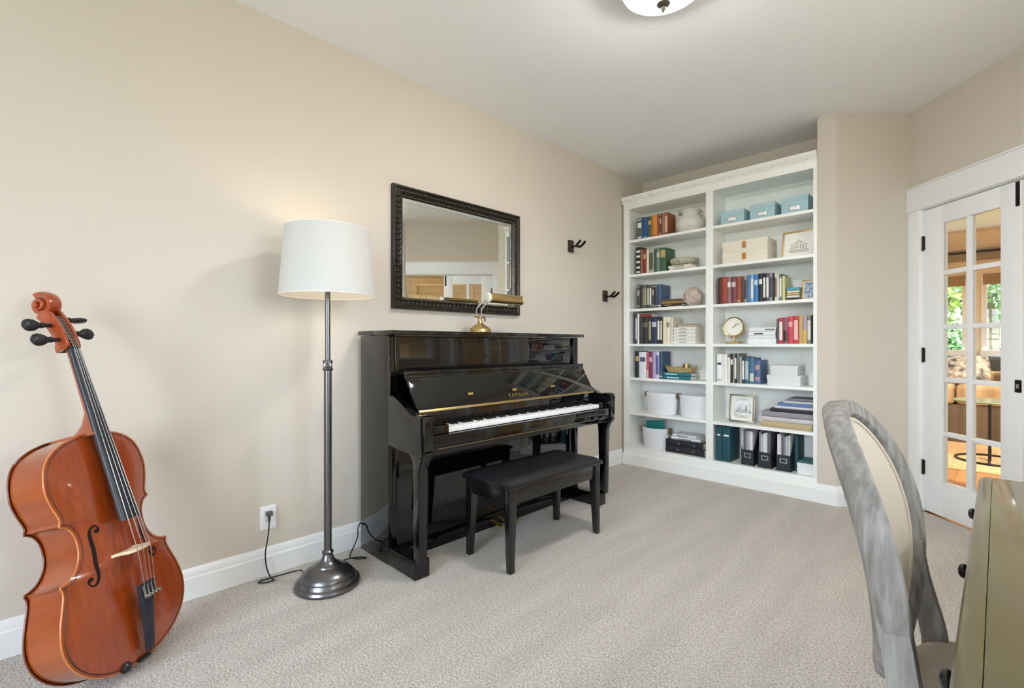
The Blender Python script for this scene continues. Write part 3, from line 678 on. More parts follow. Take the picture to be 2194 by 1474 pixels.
for k, (a, b) in enumerate(((1.078, 1.174), (1.204, 1.302), (1.334, 1.436))):
    t = thing('magazine_holder', 'black magazine holder with metal label frame, %s of three' % ('leftmost', 'middle one', 'rightmost')[k], 'magazine holder', ((a + b) / 2, 4.13, .168), 'black magazine holders')
    z = .1685; y0, y1 = 4.032, 4.24; w = .003
    MB().box(a, b, y0, y0 + w, z, z + .12).build('front', M_HOLD, t)
    MB().box(a, b, y1 - w, y1, z, z + .27).build('back', M_HOLD, t)
    MB().box(a, b, y0, y1, z, z + w).build('bottom', M_HOLD, t)
    for x in (a, b - w): MB().prism([(y0, z), (y1, z), (y1, z + .27), (y0 + .12, z + .27), (y0, z + .12)], 'x', x, x + w).build('side', M_HOLD, t)
    c = (a + b) / 2; f = MB()
    f.box(c - .026, c + .026, y0 - .002, y0 + .001, z + .058, z + .066).box(c - .026, c + .026, y0 - .002, y0 + .001, z + .088, z + .096).box(c - .026, c - .018, y0 - .002, y0 + .001, z + .066, z + .088).box(c + .018, c + .026, y0 - .002, y0 + .001, z + .066, z + .088)
    f.build('label_frame', M_SILVER, t)
    x = a + .006; i = 0
    tones = [(214, 214, 220), (150, 146, 158), (230, 230, 232), (96, 92, 104), (196, 196, 204), (238, 238, 240), (120, 116, 122), (178, 180, 190)]
    names = ['pale grey', 'mauve grey', 'white', 'charcoal', 'silver grey', 'bright white', 'mid grey', 'blue grey']
    while x < b - .014:
        th = random.choice((.008, .010, .012)); hh = .255 + .02 * random.random(); j = (i * 3 + k) % 8
        m_ = thing('magazine', '%s magazine spine, %s from left in the %s magazine holder' % (names[j], ORDN[i], ('leftmost', 'middle', 'rightmost')[k]), 'magazine', (x, 4.04, .172), 'magazines in the holders')
        MB().box(x, x + .0012, y0 + .012, y1 - .012, z + w + .0006, z + hh).box(x + th - .0018, x + th - .0006, y0 + .012, y1 - .012, z + w + .0006, z + hh).box(x, x + th - .0006, y0 + .010, y0 + .0121, z + w + .0006, z + hh).build('cover', cover(tones[j], .4), m_)
        MB().box(x + .0012, x + th - .0018, y0 + .0122, y1 - .014, z + w + .001, z + hh - .001).build('pages', M_PAGES, m_)
        x += th; i += 1
for (z0, z1, rgb, nm) in ((.1684, .212, (232, 233, 236), 'white flat box, lowest on the bottom right shelf corner'), (.2124, .248, (236, 236, 238), 'white flat box, second from bottom in the right shelf corner'), (.2484, .262, (60, 110, 118), 'teal notebook lying on white boxes in the right shelf corner')):
    if 'notebook' in nm:
        book_flat(1.480, 1.585, 4.05, 4.22, z0, z1, rgb, nm, G3); continue
    t = thing('storage_box', nm, 'box', (1.53, 4.1, z0), 'white flat boxes')
    MB().box(1.476, 1.585, 4.040, 4.22, z0, z1 - .002).build('box_body', mat('white_card', rgb, .6), t, .001)
    MB().box(1.474, 1.587, 4.037, 4.223, z1 - .018, z1).build('lid', mat('white_card', rgb, .6), t, .001)

# ================================================================== UPRIGHT PIANO
PY0, PY1 = 1.290, 2.866
pn = thing('upright_piano', 'glossy black upright piano with open fallboard against the tan wall', 'piano', (.33, 2.08, 0))
for y in (PY0, PY1 - .036): MB().box(.045, .337, y, y + .036, 0, 1.176).build('side_panel', M_BLACK, pn, .002)
MB().box(.045, .065, PY0 + .036, PY1 - .036, .02, 1.17).build('back_panel', M_BLKMETAL, pn)
MB().box(.040, .205, PY0 - .015, PY1 + .015, 1.177, 1.2).build('lid', M_BLACK, pn, .003)
MB().box(.2058, .384, PY0 - .015, PY1 + .015, 1.177, 1.2).build('lid_flap', M_BLACK, pn, .003)
MB().box(.306, .328, PY0 + .036, PY1 - .036, .97, 1.174).build('upper_panel', M_BLACK, pn, .001)
for y in (PY0 + .038, PY1 - .060): MB().box(.328, .340, y, y + .022, .86, 1.172).build('pilaster', M_BLACK, pn, .003)
# music ledge: folded lip of the fallboard
MB().box(.335, .425, PY0 + .052, PY1 - .052, .972, .990).build('music_ledge', M_BLACK, pn, .003)
MB().box(.40, .426, PY0 + .052, PY1 - .052, .948, .972).build('fallboard_lip', M_BLACK, pn, .003)
# fallboard (sloped)
fx0, fz0, fx1, fz1 = .428, .957, .522, .792
fl = math.hypot(fx1 - fx0, fz1 - fz0); fa = math.atan2(fz0 - fz1, fx1 - fx0)
FBM = Matrix.Translation((fx1, 0, fz1)) @ Matrix.Rotation(-(PI / 2 - (PI - fa - PI / 2)) , 4, 'Y')
# local frame of the board: x' along width (y), z' up the slope, n outwards
sl = Vector((fx0 - fx1, 0, fz0 - fz1)).normalized(); nn = Vector((-sl.z * -1, 0, 0)); nn = Vector((sl.z, 0, -sl.x))
def FB(y, t, n): return Vector((fx1, 0, fz1)) + sl * t + nn * n + Vector((0, y, 0))
def fb_box(y0, y1, t0, t1, n0, n1):
    m = MB(); m.add([FB(y, t, n) for n in (n0, n1) for t in (t0, t1) for y in (y0, y1)], [(0, 2, 3, 1), (4, 5, 7, 6), (0, 1, 5, 4), (2, 6, 7, 3), (0, 4, 6, 2), (1, 3, 7, 5)]); return m
fbo = fb_box(PY0 + .056, PY1 - .056, 0, fl, -.018, 0).build('fallboard', M_BLACK, pn, .002)
fb_box(PY0 + .062, PY1 - .062, -.004, .009, -.004, .003).build('brass_hinge', M_BRASS, pn, .001)
for y in (1.709, 2.051, 2.404): fb_box(y - .017, y + .017, .066, .080, -.001, .006).build('brass_clip', M_GOLD, fbo, .001)
# maker's name in brass letters
cu = bpy.data.curves.new('lettering', 'FONT'); cu.body = 'YAMAHA'; cu.size = .036; cu.extrude = .0006; cu.align_x = 'CENTER'; cu.space_character = 1.25
tmp = bpy.data.objects.new('lettering_tmp', cu); COL.objects.link(tmp)
bpy.context.view_layer.update()
me = bpy.data.meshes.new_from_object(tmp.evaluated_get(bpy.context.evaluated_depsgraph_get()))
bpy.data.objects.remove(tmp); me.materials.append(M_BRASS); me.name = 'lettering'
lt = bpy.data.objects.new('lettering', me); COL.objects.link(lt); lt.parent = fbo
p0 = FB(2.07, .028, .0012) - ORG[pn.name]
lt.matrix_local = Matrix(((0, sl.x, nn.x, p0.x), (1, sl.y, nn.y, p0.y), (0, sl.z, nn.z, p0.z), (0, 0, 0, 1)))
lt['label'] = "maker's name in brass letters"
# arms with curved front
arm = [(.330, .868), (.386, .866), (.44, .842), (.50, .806), (.545, .787), (.575, .784), (.605, .792), (.635, .793), (.652, .785), (.661, .768), (.660, .70), (.655, .625), (.642, .604), (.615, .592), (.545, .598), (.43, .604), (.330, .615)]
for y in (PY0, PY1 - .050): MB().prism(arm, 'y', y, y + .050).build('arm', M_BLACK, pn, .004, 3)
KY0, KY1 = 1.463, 2.742
MB().box(.330, .640, PY0 + .050, PY1 - .050, .612, .655).build('key_bed', M_BLACK, pn, .003)
MB().box(.625, .650, PY0 + .050, PY1 - .050, .600, .692).build('key_slip', M_BLACK, pn, .004)
MB().box(.655 - .006, .652, PY0 + .08, PY1 - .08, .628, .630).build('slip_line', M_BRASS, pn)
for a, b in ((PY0 + .051, KY0 - .002), (KY1 + .002, PY1 - .051)): MB().box(.47, .622, a, b, .655, .734).build('key_block', M_BLACK, pn, .008, 3)
MB().box(.43, .47, PY0 + .051, PY1 - .051, .655, .785).build('name_board', M_BLACK, pn, .003)
MB().box(.470, .476, KY0, KY1, .70, .733).build('felt_strip', mat('dark_felt', (50, 20, 24), .95), pn)
M_IVORY = mat('white_key', (238, 238, 236), .25); M_EBON = mat('black_key', (16, 16, 17), .3)
kw = (KY1 - KY0) / 52
wk = MB().box(.477, .612, 0, kw - .0009, .693, .718).build('white_key', M_IVORY, pn, .0012)
wk.location = (0, KY0 - 0 , 0); wk.location = Vector((0, KY0, 0))
for k in range(1, 52): share(wk, 'white_key', pn, Vector((0, KY0 + k * kw, 0)))
bk = MB().prism([(.477, .716), (.562, .716), (.556, .730), (.477, .732)], 'y', -.006, .006).build('black_key', M_EBON, pn, .0015)
first = True
for k in range(52):
    if (k % 7) in (0, 2, 3, 5, 6) and k < 51:   # A# C# D# F# G# counted from A
        loc = Vector((0, KY0 + (k + 1) * kw, 0))
        if first: bk.location = loc; first = False
        else: share(bk, 'black_key', pn, loc)
# lower body
MB().box(.285, .305, PY0 + .036, PY1 - .036, .05, .612).build('lower_panel', M_BLACK, pn, .001)
MB().box(.285, .330, PY0 + .036, PY1 - .036, 0.0, .055).build('bottom_rail', M_BLACK, pn, .003)
for y in (PY0 + .036, PY1 - .075): MB().box(.305, .318, y, y + .039, .055, .612).build('panel_stile', M_BLACK, pn, .002)
leg = [(.662, .62), (.655, .600), (.640, .585), (.625, .560), (.617, .53), (.614, .40), (.606, .088), (.560, .088), (.556, .40), (.553, .53), (.548, .56), (.535, .585), (.515, .603), (.50, .62)]
for y in (PY0 + .004, PY1 - .050): MB().prism(leg, 'y', y, y + .046).build('leg', M_BLACK, pn, .003)
for a, b in ((PY0 - .002, PY0 + .084), (PY1 - .084, PY1 + .002)):
    MB().box(.337, .580, a, b, 0.004, .09).build('toe_block', M_BLACK, pn, .006, 3)
for k, y in enumerate((2.005, 2.072, 2.139)):
    path = [(.30, y, .045), (.345, y, .047), (.385, y, .042), (.415, y, .036), (.432, y, .034)]
    mb = MB(); rs = []
    for i, p in enumerate(path):
        w = (.010, .010, .014, .021, .014)[i]; p = Vector(p)
        rs.append([p + Vector((0, w * math.cos(2 * PI * j / 12), .006 * math.sin(2 * PI * j / 12))) for j in range(12)])
    mb.rings(rs).build('pedal', M_GOLD, pn)
MB().box(.305, .315, 1.96, 2.19, .02, .075).build('pedal_plate', M_BLACK, pn)

# ================================================================== PIANO BENCH
bn = thing('piano_bench', 'black piano bench with padded leather seat in front of the piano', 'bench', (.68, 2.02, 0))
bx0, bx1, by0, by1 = .498, .866, 1.640, 2.424
def pad(u, v):
    x = bx0 + .004 + (bx1 - bx0 - .008) * u; y = by0 + .004 + (by1 - by0 - .008) * v
    ex = min(u, 1 - u) * (bx1 - bx0); ey = min(v, 1 - v) * (by1 - by0); d = min(ex, ey)
    return Vector((x, y, .436 + .024 * min(1, (d / .05)) ** .55))
mb = MB().grid(pad, 18, 26); mb.box(bx0 + .004, bx1 - .004, by0 + .004, by1 - .004, .428, .436)
mb.build('seat_cushion', M_LEATHER, bn, ang=50)
MB().box(bx0, bx1, by0, by1, .415, .429).build('seat_board', M_BLACK2, bn, .004)
ix0, ix1, iy0, iy1 = bx0 + .014, bx1 - .014, by0 + .016, by1 - .016
MB().box(ix0 + .01, ix0 + .03, iy0 + .04, iy1 - .04, .335, .415).build('apron', M_BLACK2, bn, .002)
MB().box(ix1 - .028, ix1 - .008, iy0 + .04, iy1 - .04, .335, .415).build('apron', M_BLACK2, bn, .002)
MB().box(ix0 + .04, ix1 - .04, iy0 + .008, iy0 + .028, .335, .415).build('apron', M_BLACK2, bn, .002)
MB().box(ix0 + .04, ix1 - .04, iy1 - .028, iy1 - .008, .335, .415).build('apron', M_BLACK2, bn, .002)
for sx, X in ((1, ix0), (-1, ix1)):
    for sy, Y in ((1, iy0), (-1, iy1)):
        mb = MB(); rs = []
        for z, w in ((0.003, .030), (.335, .046), (.415, .046)):
            rs.append([Vector((X + sx * a, Y + sy * b, z)) for a, b in ((0, 0), (w, 0), (w, w), (0, w))])
        mb.rings(rs).build('leg', M_BLACK2, bn, .002)

# ================================================================== FLOOR LAMP
lx, ly = .305, .988
lp = thing('floor_lamp', 'gunmetal floor lamp with white drum shade beside the piano', 'floor lamp', (lx, ly, 0))
MB().lathe([(.0, .002), (.145, .002), (.147, .012), (.143, .022), (.132, .027), (.130, .034), (.124, .044), (.118, .047), (.116, .054), (.105, .068), (.085, .082), (.062, .090), (.058, .092), (.056, .098), (.048, .103), (.034, .112), (.026, .128), (.022, .145)], lx, ly, 56).build('base', M_NICKEL, lp)
MB().lathe([(.022, .145), (.026, .150), (.026, .156), (.021, .160), (.0175, .165), (.0175, 1.008)], lx, ly, 28).build('lower_pole', M_NICKEL, lp)
MB().lathe([(.0205, 1.004), (.023, 1.008), (.023, 1.014), (.020, 1.018), (.020, 1.040), (.023, 1.044), (.023, 1.05), (.016, 1.056)], lx, ly, 28).build('collar', M_NICKEL, lp)
KM = Matrix.Translation((lx, ly, 1.03)) @ Matrix.Rotation(math.radians(-25), 4, 'Z') @ Matrix.Rotation(PI / 2, 4, 'Y')
MB().lathe([(.006, .015), (.006, .028), (.017, .030), (.019, .035), (.017, .042), (.010, .044), (.008, .040), (0, .040)], 0, 0, 20, KM).build('knob', M_NICKEL, lp)
MB().lathe([(.0118, 1.05), (.0118, 1.40), (.018, 1.402), (.018, 1.44), (.010, 1.445)], lx, ly, 24).build('upper_pole', M_NICKEL, lp)
M_SHADE = shade_mat('white_linen_shade', (212, 211, 208), .14)
sb, st_, zb, zt = .212, .187, 1.357, 1.668
mb = MB(); mb.rings([[Vector((lx + r * math.cos(2 * PI * i / 64), ly + r * math.sin(2 * PI * i / 64), z)) for i in range(64)] for r, z in ((sb, zb), (st_, zt), (st_ - .002, zt), (sb - .002, zb), (sb, zb))], cap=False)
mb.build('shade', M_SHADE, lp)
for r, z in ((sb - .001, zb), (st_ - .001, zt)):
    MB().tube([(lx + r * math.cos(2 * PI * i / 64), ly + r * math.sin(2 * PI * i / 64), z) for i in range(64)], .0022, 6, True).build('shade_ring', mat('shade_trim', (236, 232, 224), .8), lp)
mb = MB()
for k in range(3):
    a = 2 * PI * k / 3 + .5; mb.tube([(lx, ly, 1.60), (lx + (st_ - .003) * math.cos(a), ly + (st_ - .003) * math.sin(a), 1.655)], .002, 6)
mb.build('spider', M_NICKEL, lp)
MB().lathe([(.014, 1.446), (.017, 1.47), (.030, 1.505), (.031, 1.525), (.022, 1.548), (.0, 1.556)], lx, ly, 20).build('bulb', emit_mat('lamp_bulb', (255, 226, 180), 6.0), lp)
ld = bpy.data.lights.new('lamp_light', 'POINT'); ld.energy = .95; ld.color = (1, .86, .68); ld.shadow_soft_size = .035
lo = bpy.data.objects.new('lamp_light', ld); COL.objects.link(lo); lo.location = (lx, ly, 1.575)
# lamp cord along the floor to the outlet
cord = spline([(.042, .818, .296), (.044, .815, .262), (.046, .808, .20), (.044, .797, .12), (.046, .803, .05), (.07, .812, .012), (.105, .815, .008), (.092, .77, .007), (.065, .765, .007), (.072, .86, .008), (.085, .94, .008), (.12, .945, .008), (.17, .92, .012)], 6)
lcord = MB().tube(cord, .0032, 8).build('power_cord', M_CORD, lp)
cord = spline([(.20, 1.06, .012), (.155, 1.105, .008), (.13, 1.17, .006), (.16, 1.235, .006), (.19, 1.245, .006), (.175, 1.2, .012), (.12, 1.19, .007), (.075, 1.225, .02), (.060, 1.262, .07), (.045, 1.275, .12), (.028, 1.30, .14)], 6)
tag(MB().tube(cord, .0034, 8).build('extension_cord', M_CORD), 'black looped cord on the carpet running behind the piano', 'cord')

# wall outlet + plug
ot = thing('wall_outlet', 'white duplex wall outlet low on the tan wall', 'outlet', (0, .822, .281))
MB().box(.0005, .006, .785, .860, .222, .338).build('cover_plate', M_WHITEPL, ot, .002)
for z in (.262, .302):
    MB().box(.006, .0075, .806, .838, z - .014, z + .014).build('receptacle', M_WHITEPL, ot, .0012)
    m_ = MB().box(.0075, .0078, .8135, .8155, z - .002, z + .008).box(.0075, .0078, .828, .830, z - .002, z + .007)
    if z < .28: m_.lathe([(.0022, 0), (.0022, .0003)], 0, 0, 10, Matrix.Translation((.0075, .822, z - .008)) @ Matrix.Rotation(PI / 2, 4, 'Y')).build('slots', M_BLKMETAL, ot)
MB().box(.006, .0066, .8205, .8235, .279, .285).build('screw', M_SILVER, ot)
MB().box(.0079, .034, .809, .836, .292, .312).lathe([(.006, .27), (.0075, .292)], .034, .818, 10).build('plug', mat('grey_plastic', (86, 86, 88), .5), lcord, .003)

# ================================================================== WALL MIRROR
MY0, MY1, MZ0, MZ1 = 1.505, 2.570, 1.340, 2.078
mr = thing('wall_mirror', 'rectangular mirror in carved black bronze frame above the piano', 'mirror', (0, (MY0 + MY1) / 2, MZ0))
M_FRAME = mat('carved_black_bronze', (40, 36, 32), .28, metal=.5, var=((58, 52, 44), 30, 3))
prof = [(0, .002), (0, .026), (.006, .034), (.014, .034), (.020, .026), (.024, .024), (.046, .024), (.052, .030), (.060, .026), (.066, .018), (.070, .012), (.070, .002)]
FW = .070
def mframe(prof, y0, y1, z0, z1):
    mb = MB(); rs = []
    for cy, cz, sy, sz in ((y0, z0, 1, 1), (y1, z0, -1, 1), (y1, z1, -1, -1), (y0, z1, 1, -1)):
        rs.append([Vector((d, cy + sy * o, cz + sz * o)) for o, d in prof])
    return mb.rings(rs, closed=True)
mframe(prof, MY0, MY1, MZ0, MZ1).build('frame', M_FRAME, mr, ang=25)
MB().box(.006, .011, MY0 + .062, MY1 - .062, MZ0 + .062, MZ1 - .062).build('mirror_glass', mat('mirror_silver', (236, 238, 234), .0, metal=1), mr)
gy0, gy1, gz0, gz1 = MY0 + FW, MY1 - FW, MZ0 + FW, MZ1 - FW; bw = .022
mb = MB()
for a, b in (((gy0, gz0), (gy1, gz0)), ((gy1, gz0), (gy1, gz1)), ((gy1, gz1), (gy0, gz1)), ((gy0, gz1), (gy0, gz0))):
    cyy, czz = (gy0 + gy1) / 2, (gz0 + gz1) / 2
    ins = lambda p: (p[0] + bw * (1 if p[0] < cyy else -1), p[1] + bw * (1 if p[1] < czz else -1))
    ia, ib = ins(a), ins(b)
    mb.add([(.0112, *a), (.0112, *b), (.0128, *ib), (.0128, *ia)], [(0, 1, 2, 3)])
mb.build('bevel', MATS['mirror_silver'], mr)
# carved leaves round the frame channel
lf = MB(); rs = []
for k, (t, w, hgt) in enumerate(((-.017, .002, .001), (-.011, .008, .007), (-.003, .0125, .011), (.005, .0105, .010), (.012, .006, .006), (.017, .001, .001))):
    rs.append([Vector((.024 + hgt * math.sin(PI * j / 6), t + .004 * math.cos(PI * j / 6), w * math.cos(PI * j / 6) * 0.95)) for j in range(7)])
lf.rings(rs)
leaf0 = None
def place_leaf(y, z, rot):
    global leaf0
    if leaf0 is None:
        leaf0 = MB(); leaf0.v = [Vector(p) + ORG[mr.name] for p in lf.v]; leaf0.f = lf.f
        leaf0 = leaf0.build('carved_leaf', M_FRAME, mr, ang=60); o = leaf0
    else: o = share(leaf0, 'carved_leaf', mr)
    o.location = Vector((0, y, z)) - Vector((0, ORG[mr.name].y, ORG[mr.name].z)); o.rotation_euler = (rot, 0, 0)
o_ = .035
ny, nz = 30, 20
for k in range(ny):
    y = MY0 + .05 + (MY1 - MY0 - .10) * (k + .5) / ny
    place_leaf(y, MZ0 + o_, .95); place_leaf(y, MZ1 - o_, -.95)
for k in range(nz):
    z = MZ0 + .05 + (MZ1 - MZ0 - .10) * (k + .5) / nz
    place_leaf(MY0 + o_, z, PI / 2 + .95); place_leaf(MY1 - o_, z, PI / 2 - .95)
mb = MB(); o_ = .0615
def bead(y, z): mb.sphere((.024, y, z), .0042, 6, 4)
n = 96
for k in range(n): bead(MY0 + o_ + (MY1 - MY0 - 2 * o_) * k / n, MZ0 + o_); bead(MY0 + o_ + (MY1 - MY0 - 2 * o_) * k / n, MZ1 - o_)
n = 64
for k in range(n): bead(MY0 + o_, MZ0 + o_ + (MZ1 - MZ0 - 2 * o_) * k / n); bead(MY1 - o_, MZ0 + o_ + (MZ1 - MZ0 - 2 * o_) * k / n)
tag(mb.build('bead_row', mat('bronze_bead', (110, 102, 90), .35, metal=.7), mr), kind='stuff')

# ================================================================== PIANO LAMP (brass, on the lid)
bl = thing('piano_lamp', 'small brass piano lamp with tubular shade standing on the piano', 'lamp', (.2, 2.028, 1.2))
MB().lathe([(0, 1.2005), (.072, 1.2005), (.075, 1.206), (.073, 1.216), (.064, 1.230), (.045, 1.243), (.028, 1.252), (.018, 1.262), (.013, 1.275), (.012, 1.290), (.015, 1.296), (.012, 1.302)], .2, 2.028, 40).build('base', M_BRASS, bl)
MB().tube([(.2, 1.985, 1.302), (.2, 2.070, 1.302)], .006, 12).build('pivot', M_BRASS, bl)
MB().tube([(.2, 2.068, 1.302), (.2, 2.070, 1.275)], .004, 8).build('thumb_screw', M_BRONZE, bl)
for dy in (-.022, .018):
    MB().tube(spline([(.2, 2.026 + dy, 1.304), (.202, 2.018 + dy, 1.335), (.212, 2.022 + dy, 1.362), (.235, 2.052 + dy, 1.398), (.248, 2.075 + dy, 1.418)], 6), .0042, 8).build('arm', M_SILVER, bl)
mb = MB(); sy0, sy1, sxc, szc, sr = 2.06, 2.345, .248, 1.424, .031
rs = []
for y in (sy0, sy1): rs.append([Vector((sxc + sr * math.cos(2 * PI * k / 32), y, szc + sr * math.sin(2 * PI * k / 32))) for k in range(32)])
mb.rings(rs).build('shade', M_BRASS, bl, .002)
MB().lathe([(.030, -.002), (.033, .004), (.0325, .014), (.026, .020), (0, .022)], 0, 0, 28, Matrix.Translation((sxc, sy0, szc)) @ Matrix.Rotation(PI / 2, 4, 'X')).build('end_cap', mat('ivory_cap', (226, 216, 196), .4), bl)
MB().lathe([(.030, -.002), (.033, .002), (.0325, .008), (.020, .012), (0, .013)], 0, 0, 28, Matrix.Translation((sxc, sy1, szc)) @ Matrix.Rotation(-PI / 2, 4, 'X')).build('end_cap', M_BRASS, bl)

# ================================================================== GUITAR HANGERS
def hanger(yc, zc, label, sk):
    t = thing('guitar_hanger', label, 'wall hook', (0, yc, zc), 'guitar hangers')
    MB().box(.001, .019, yc - .030, yc + .030, zc - .050, zc + .050).build('back_plate', mat('dark_walnut', (48, 38, 28), .4), t, .003)
    MB().tube([(.018, yc, zc - .008), (.075, yc, zc - .004)], .007, 10).build('stem', M_BLKMETAL, t)
    for sg in (-1, 1):
        pth = spline([(.072, yc, zc - .004), (.080, yc + sg * .022, zc - .010), (.095, yc + sg * .030, zc - .004), (.125, yc + sg * .031, zc + .018), (.132, yc + sg * .031, zc + .032)], 5)
        MB().tube(pth, .0105, 10).build('prong', M_BLKMETAL, t)
hanger(3.198, 1.947, 'dark wall hanger with two prongs, upper one beside the mirror', 0)
hanger(3.700, 1.566, 'dark wall hanger with two prongs, lower one beside the bookcase', 0)

# ================================================================== DOOR STOP
ds = thing('door_stop', 'small black door stop with white tip on the angled baseboard', 'door stop', (1.79, 4.02, .05))
a = Vector((1.787, 4.022, .062)); d = Vector((.45, -.86, -.22)).normalized()
R = d.to_track_quat('Z', 'Y').to_matrix().to_4x4(); R.translation = a
MB().lathe([(.013, -.002), (.014, .006), (.012, .02), (.007, .045), (.0045, .066)], 0, 0, 16, R).build('stem', M_BLKMETAL, ds)
MB().lathe([(.006, .066), (.0085, .068), (.0085, .080), (.006, .084), (0, .085)], 0, 0, 14, R).build('rubber_tip', M_WHITEPL, ds)

# ================================================================== CEILING LIGHT
cl = thing('ceiling_light', 'ribbed glass flush ceiling light with bronze finial', 'ceiling light', (1.51, 1.935, ZC))
M_DOME = emit_mat('lit_frosted_glass', (255, 251, 249), 54.0)
mb = MB(); rs = []
N = 72
for r, z in ((.150, 2.712), (.152, 2.70), (.147, 2.678), (.131, 2.652), (.103, 2.624), (.066, 2.606), (.030, 2.600), (.012, 2.599)):
    rs.append([Vector((1.51 + r * (1 + .025 * math.cos(24 * 2 * PI * i / N * 1.0)) * math.cos(2 * PI * i / N), 1.935 + r * (1 + .025 * math.cos(24 * 2 * PI * i / N)) * math.sin(2 * PI * i / N), z)) for i in range(N)])
mb.rings(rs, cap=False).build('glass_bowl', M_DOME, cl)
MB().lathe([(.065, ZC), (.174, ZC), (.176, 2.700), (.172, 2.664), (.163, 2.664), (.160, 2.713), (.140, 2.714), (.135, 2.728), (.065, 2.728)], 1.51, 1.935, 48).build('pan', M_TRIM, cl)  # deep lip added to keep the bowl's glow off the ceiling
MB().lathe([(.008, 2.72), (.008, 2.610), (.028, 2.604), (.030, 2.597), (.020, 2.588), (.012, 2.582), (.009, 2.572), (.004, 2.563), (0, 2.562)], 1.51, 1.935, 24).build('finial', M_BRONZE, cl)
for k in range(2):
    MB().sphere((1.51 + (.06 if k else -.06), 1.935, 2.68), .024, 16, 10).build('bulb', M_WHITEPL, cl)

# ================================================================== CELLO
CK = 1.0699
CR, CA, CN = Vector((-.6408, .7677, .0069)), Vector((-.1821, -.1606, .9701)), Vector((.7458, .6203, .2427))
CR = CA.cross(CN).normalized(); CN = CR.cross(CA).normalized(); CA = CA.normalized()
CO = Vector((.3364, .1916, .004))
CMX = Matrix(((CR.x * CK, CA.x * CK, CN.x * CK, CO.x), (CR.y * CK, CA.y * CK, CN.y * CK, CO.y), (CR.z * CK, CA.z * CK, CN.z * CK, CO.z), (0, 0, 0, 1)))
ce = thing('cello', 'orange brown varnished cello leaning towards the tan wall', 'cello', M=CMX)
def varnish(key, a, b, stretch, scale=9):
    m = bpy.data.materials.new(key); m.use_nodes = True; nt = m.node_tree; p = nt.nodes['Principled BSDF']
    p.inputs['Roughness'].default_value = .28; p.inputs['Coat Weight'].default_value = 1.0; p.inputs['Coat Roughness'].default_value = .06
    tc = nt.nodes.new('ShaderNodeTexCoord'); mp = nt.nodes.new('ShaderNodeMapping'); mp.inputs['Scale'].default_value = stretch
    n = nt.nodes.new('ShaderNodeTexNoise'); n.inputs['Scale'].default_value = scale; n.inputs['Detail'].default_value = 4
    r = nt.nodes.new('ShaderNodeValToRGB'); r.color_ramp.elements[0].position = .3; r.color_ramp.elements[1].position = .7
    r.color_ramp.elements[0].color = lin(a); r.color_ramp.elements[1].color = lin(b)
    nt.links.new(tc.outputs['Object'], mp.inputs[0]); nt.links.new(mp.outputs[0], n.inputs['Vector']); nt.links.new(n.outputs['Fac'], r.inputs[0]); nt.links.new(r.outputs[0], p.inputs['Base Color'])
    MATS[key] = m; return m
M_BELLY = varnish('spruce_varnish', (142, 54, 16), (164, 70, 20), (9, .7, 9))
M_RIB = varnish('maple_varnish', (132, 52, 6), (160, 74, 11), (3, 3, .6), 7)
M_EDGE_LIT = varnish('edge_highlight', (206, 128, 58), (188, 104, 42), (6, 6, 6))  # lighter rim: the lit edge's highlight is put into the colour
M_EBONY = mat('ebony', (26, 27, 32), .35)
M_TAILP = mat('tailpiece_black', (30, 34, 44), .3)
M_MAPLE = mat('raw_maple', (226, 208, 178), .6, var=((208, 186, 150), 40, 3))
FRT = .124
lower = [(0, 0), (3, 45), (12, 88), (35, 138), (70, 180), (115, 208), (165, 218), (215, 212), (258, 199), (290, 188), (314, 183), (328, 187)]
cbout = [(333, 186), (336, 172), (346, 150), (362, 134), (382, 123), (408, 116), (430, 115), (452, 117), (470, 123), (484, 132), (492, 142), (496, 152)]
upper = [(501, 153), (512, 148), (530, 151), (560, 161), (600, 169), (640, 167), (680, 156), (710, 136), (735, 98), (750, 50), (755, 0)]
def smooth(seg):
    p = spline([(a, b, 0) for a, b in seg], 4); return [(q.x / 1000, max(0, q.y / 1000)) for q in p]
OUT = smooth(lower) + smooth(cbout) + smooth(upper)
OUT = [p for i, p in enumerate(OUT) if i == 0 or abs(p[0] - OUT[i - 1][0]) + abs(p[1] - OUT[i - 1][1]) > 1e-5]
ring = [Vector((h, w, 0)) for w, h in OUT] + [Vector((-h, w, 0)) for w, h in reversed(OUT[1:-1])]
def inset(ring, d):
    n = len(ring); out = []
    for i in range(n):
        t = (ring[(i + 1) % n] - ring[i - 1]); t.normalize(); nrm = Vector((t.y, -t.x, 0))
        out.append(ring[i] - nrm * d)
    return out
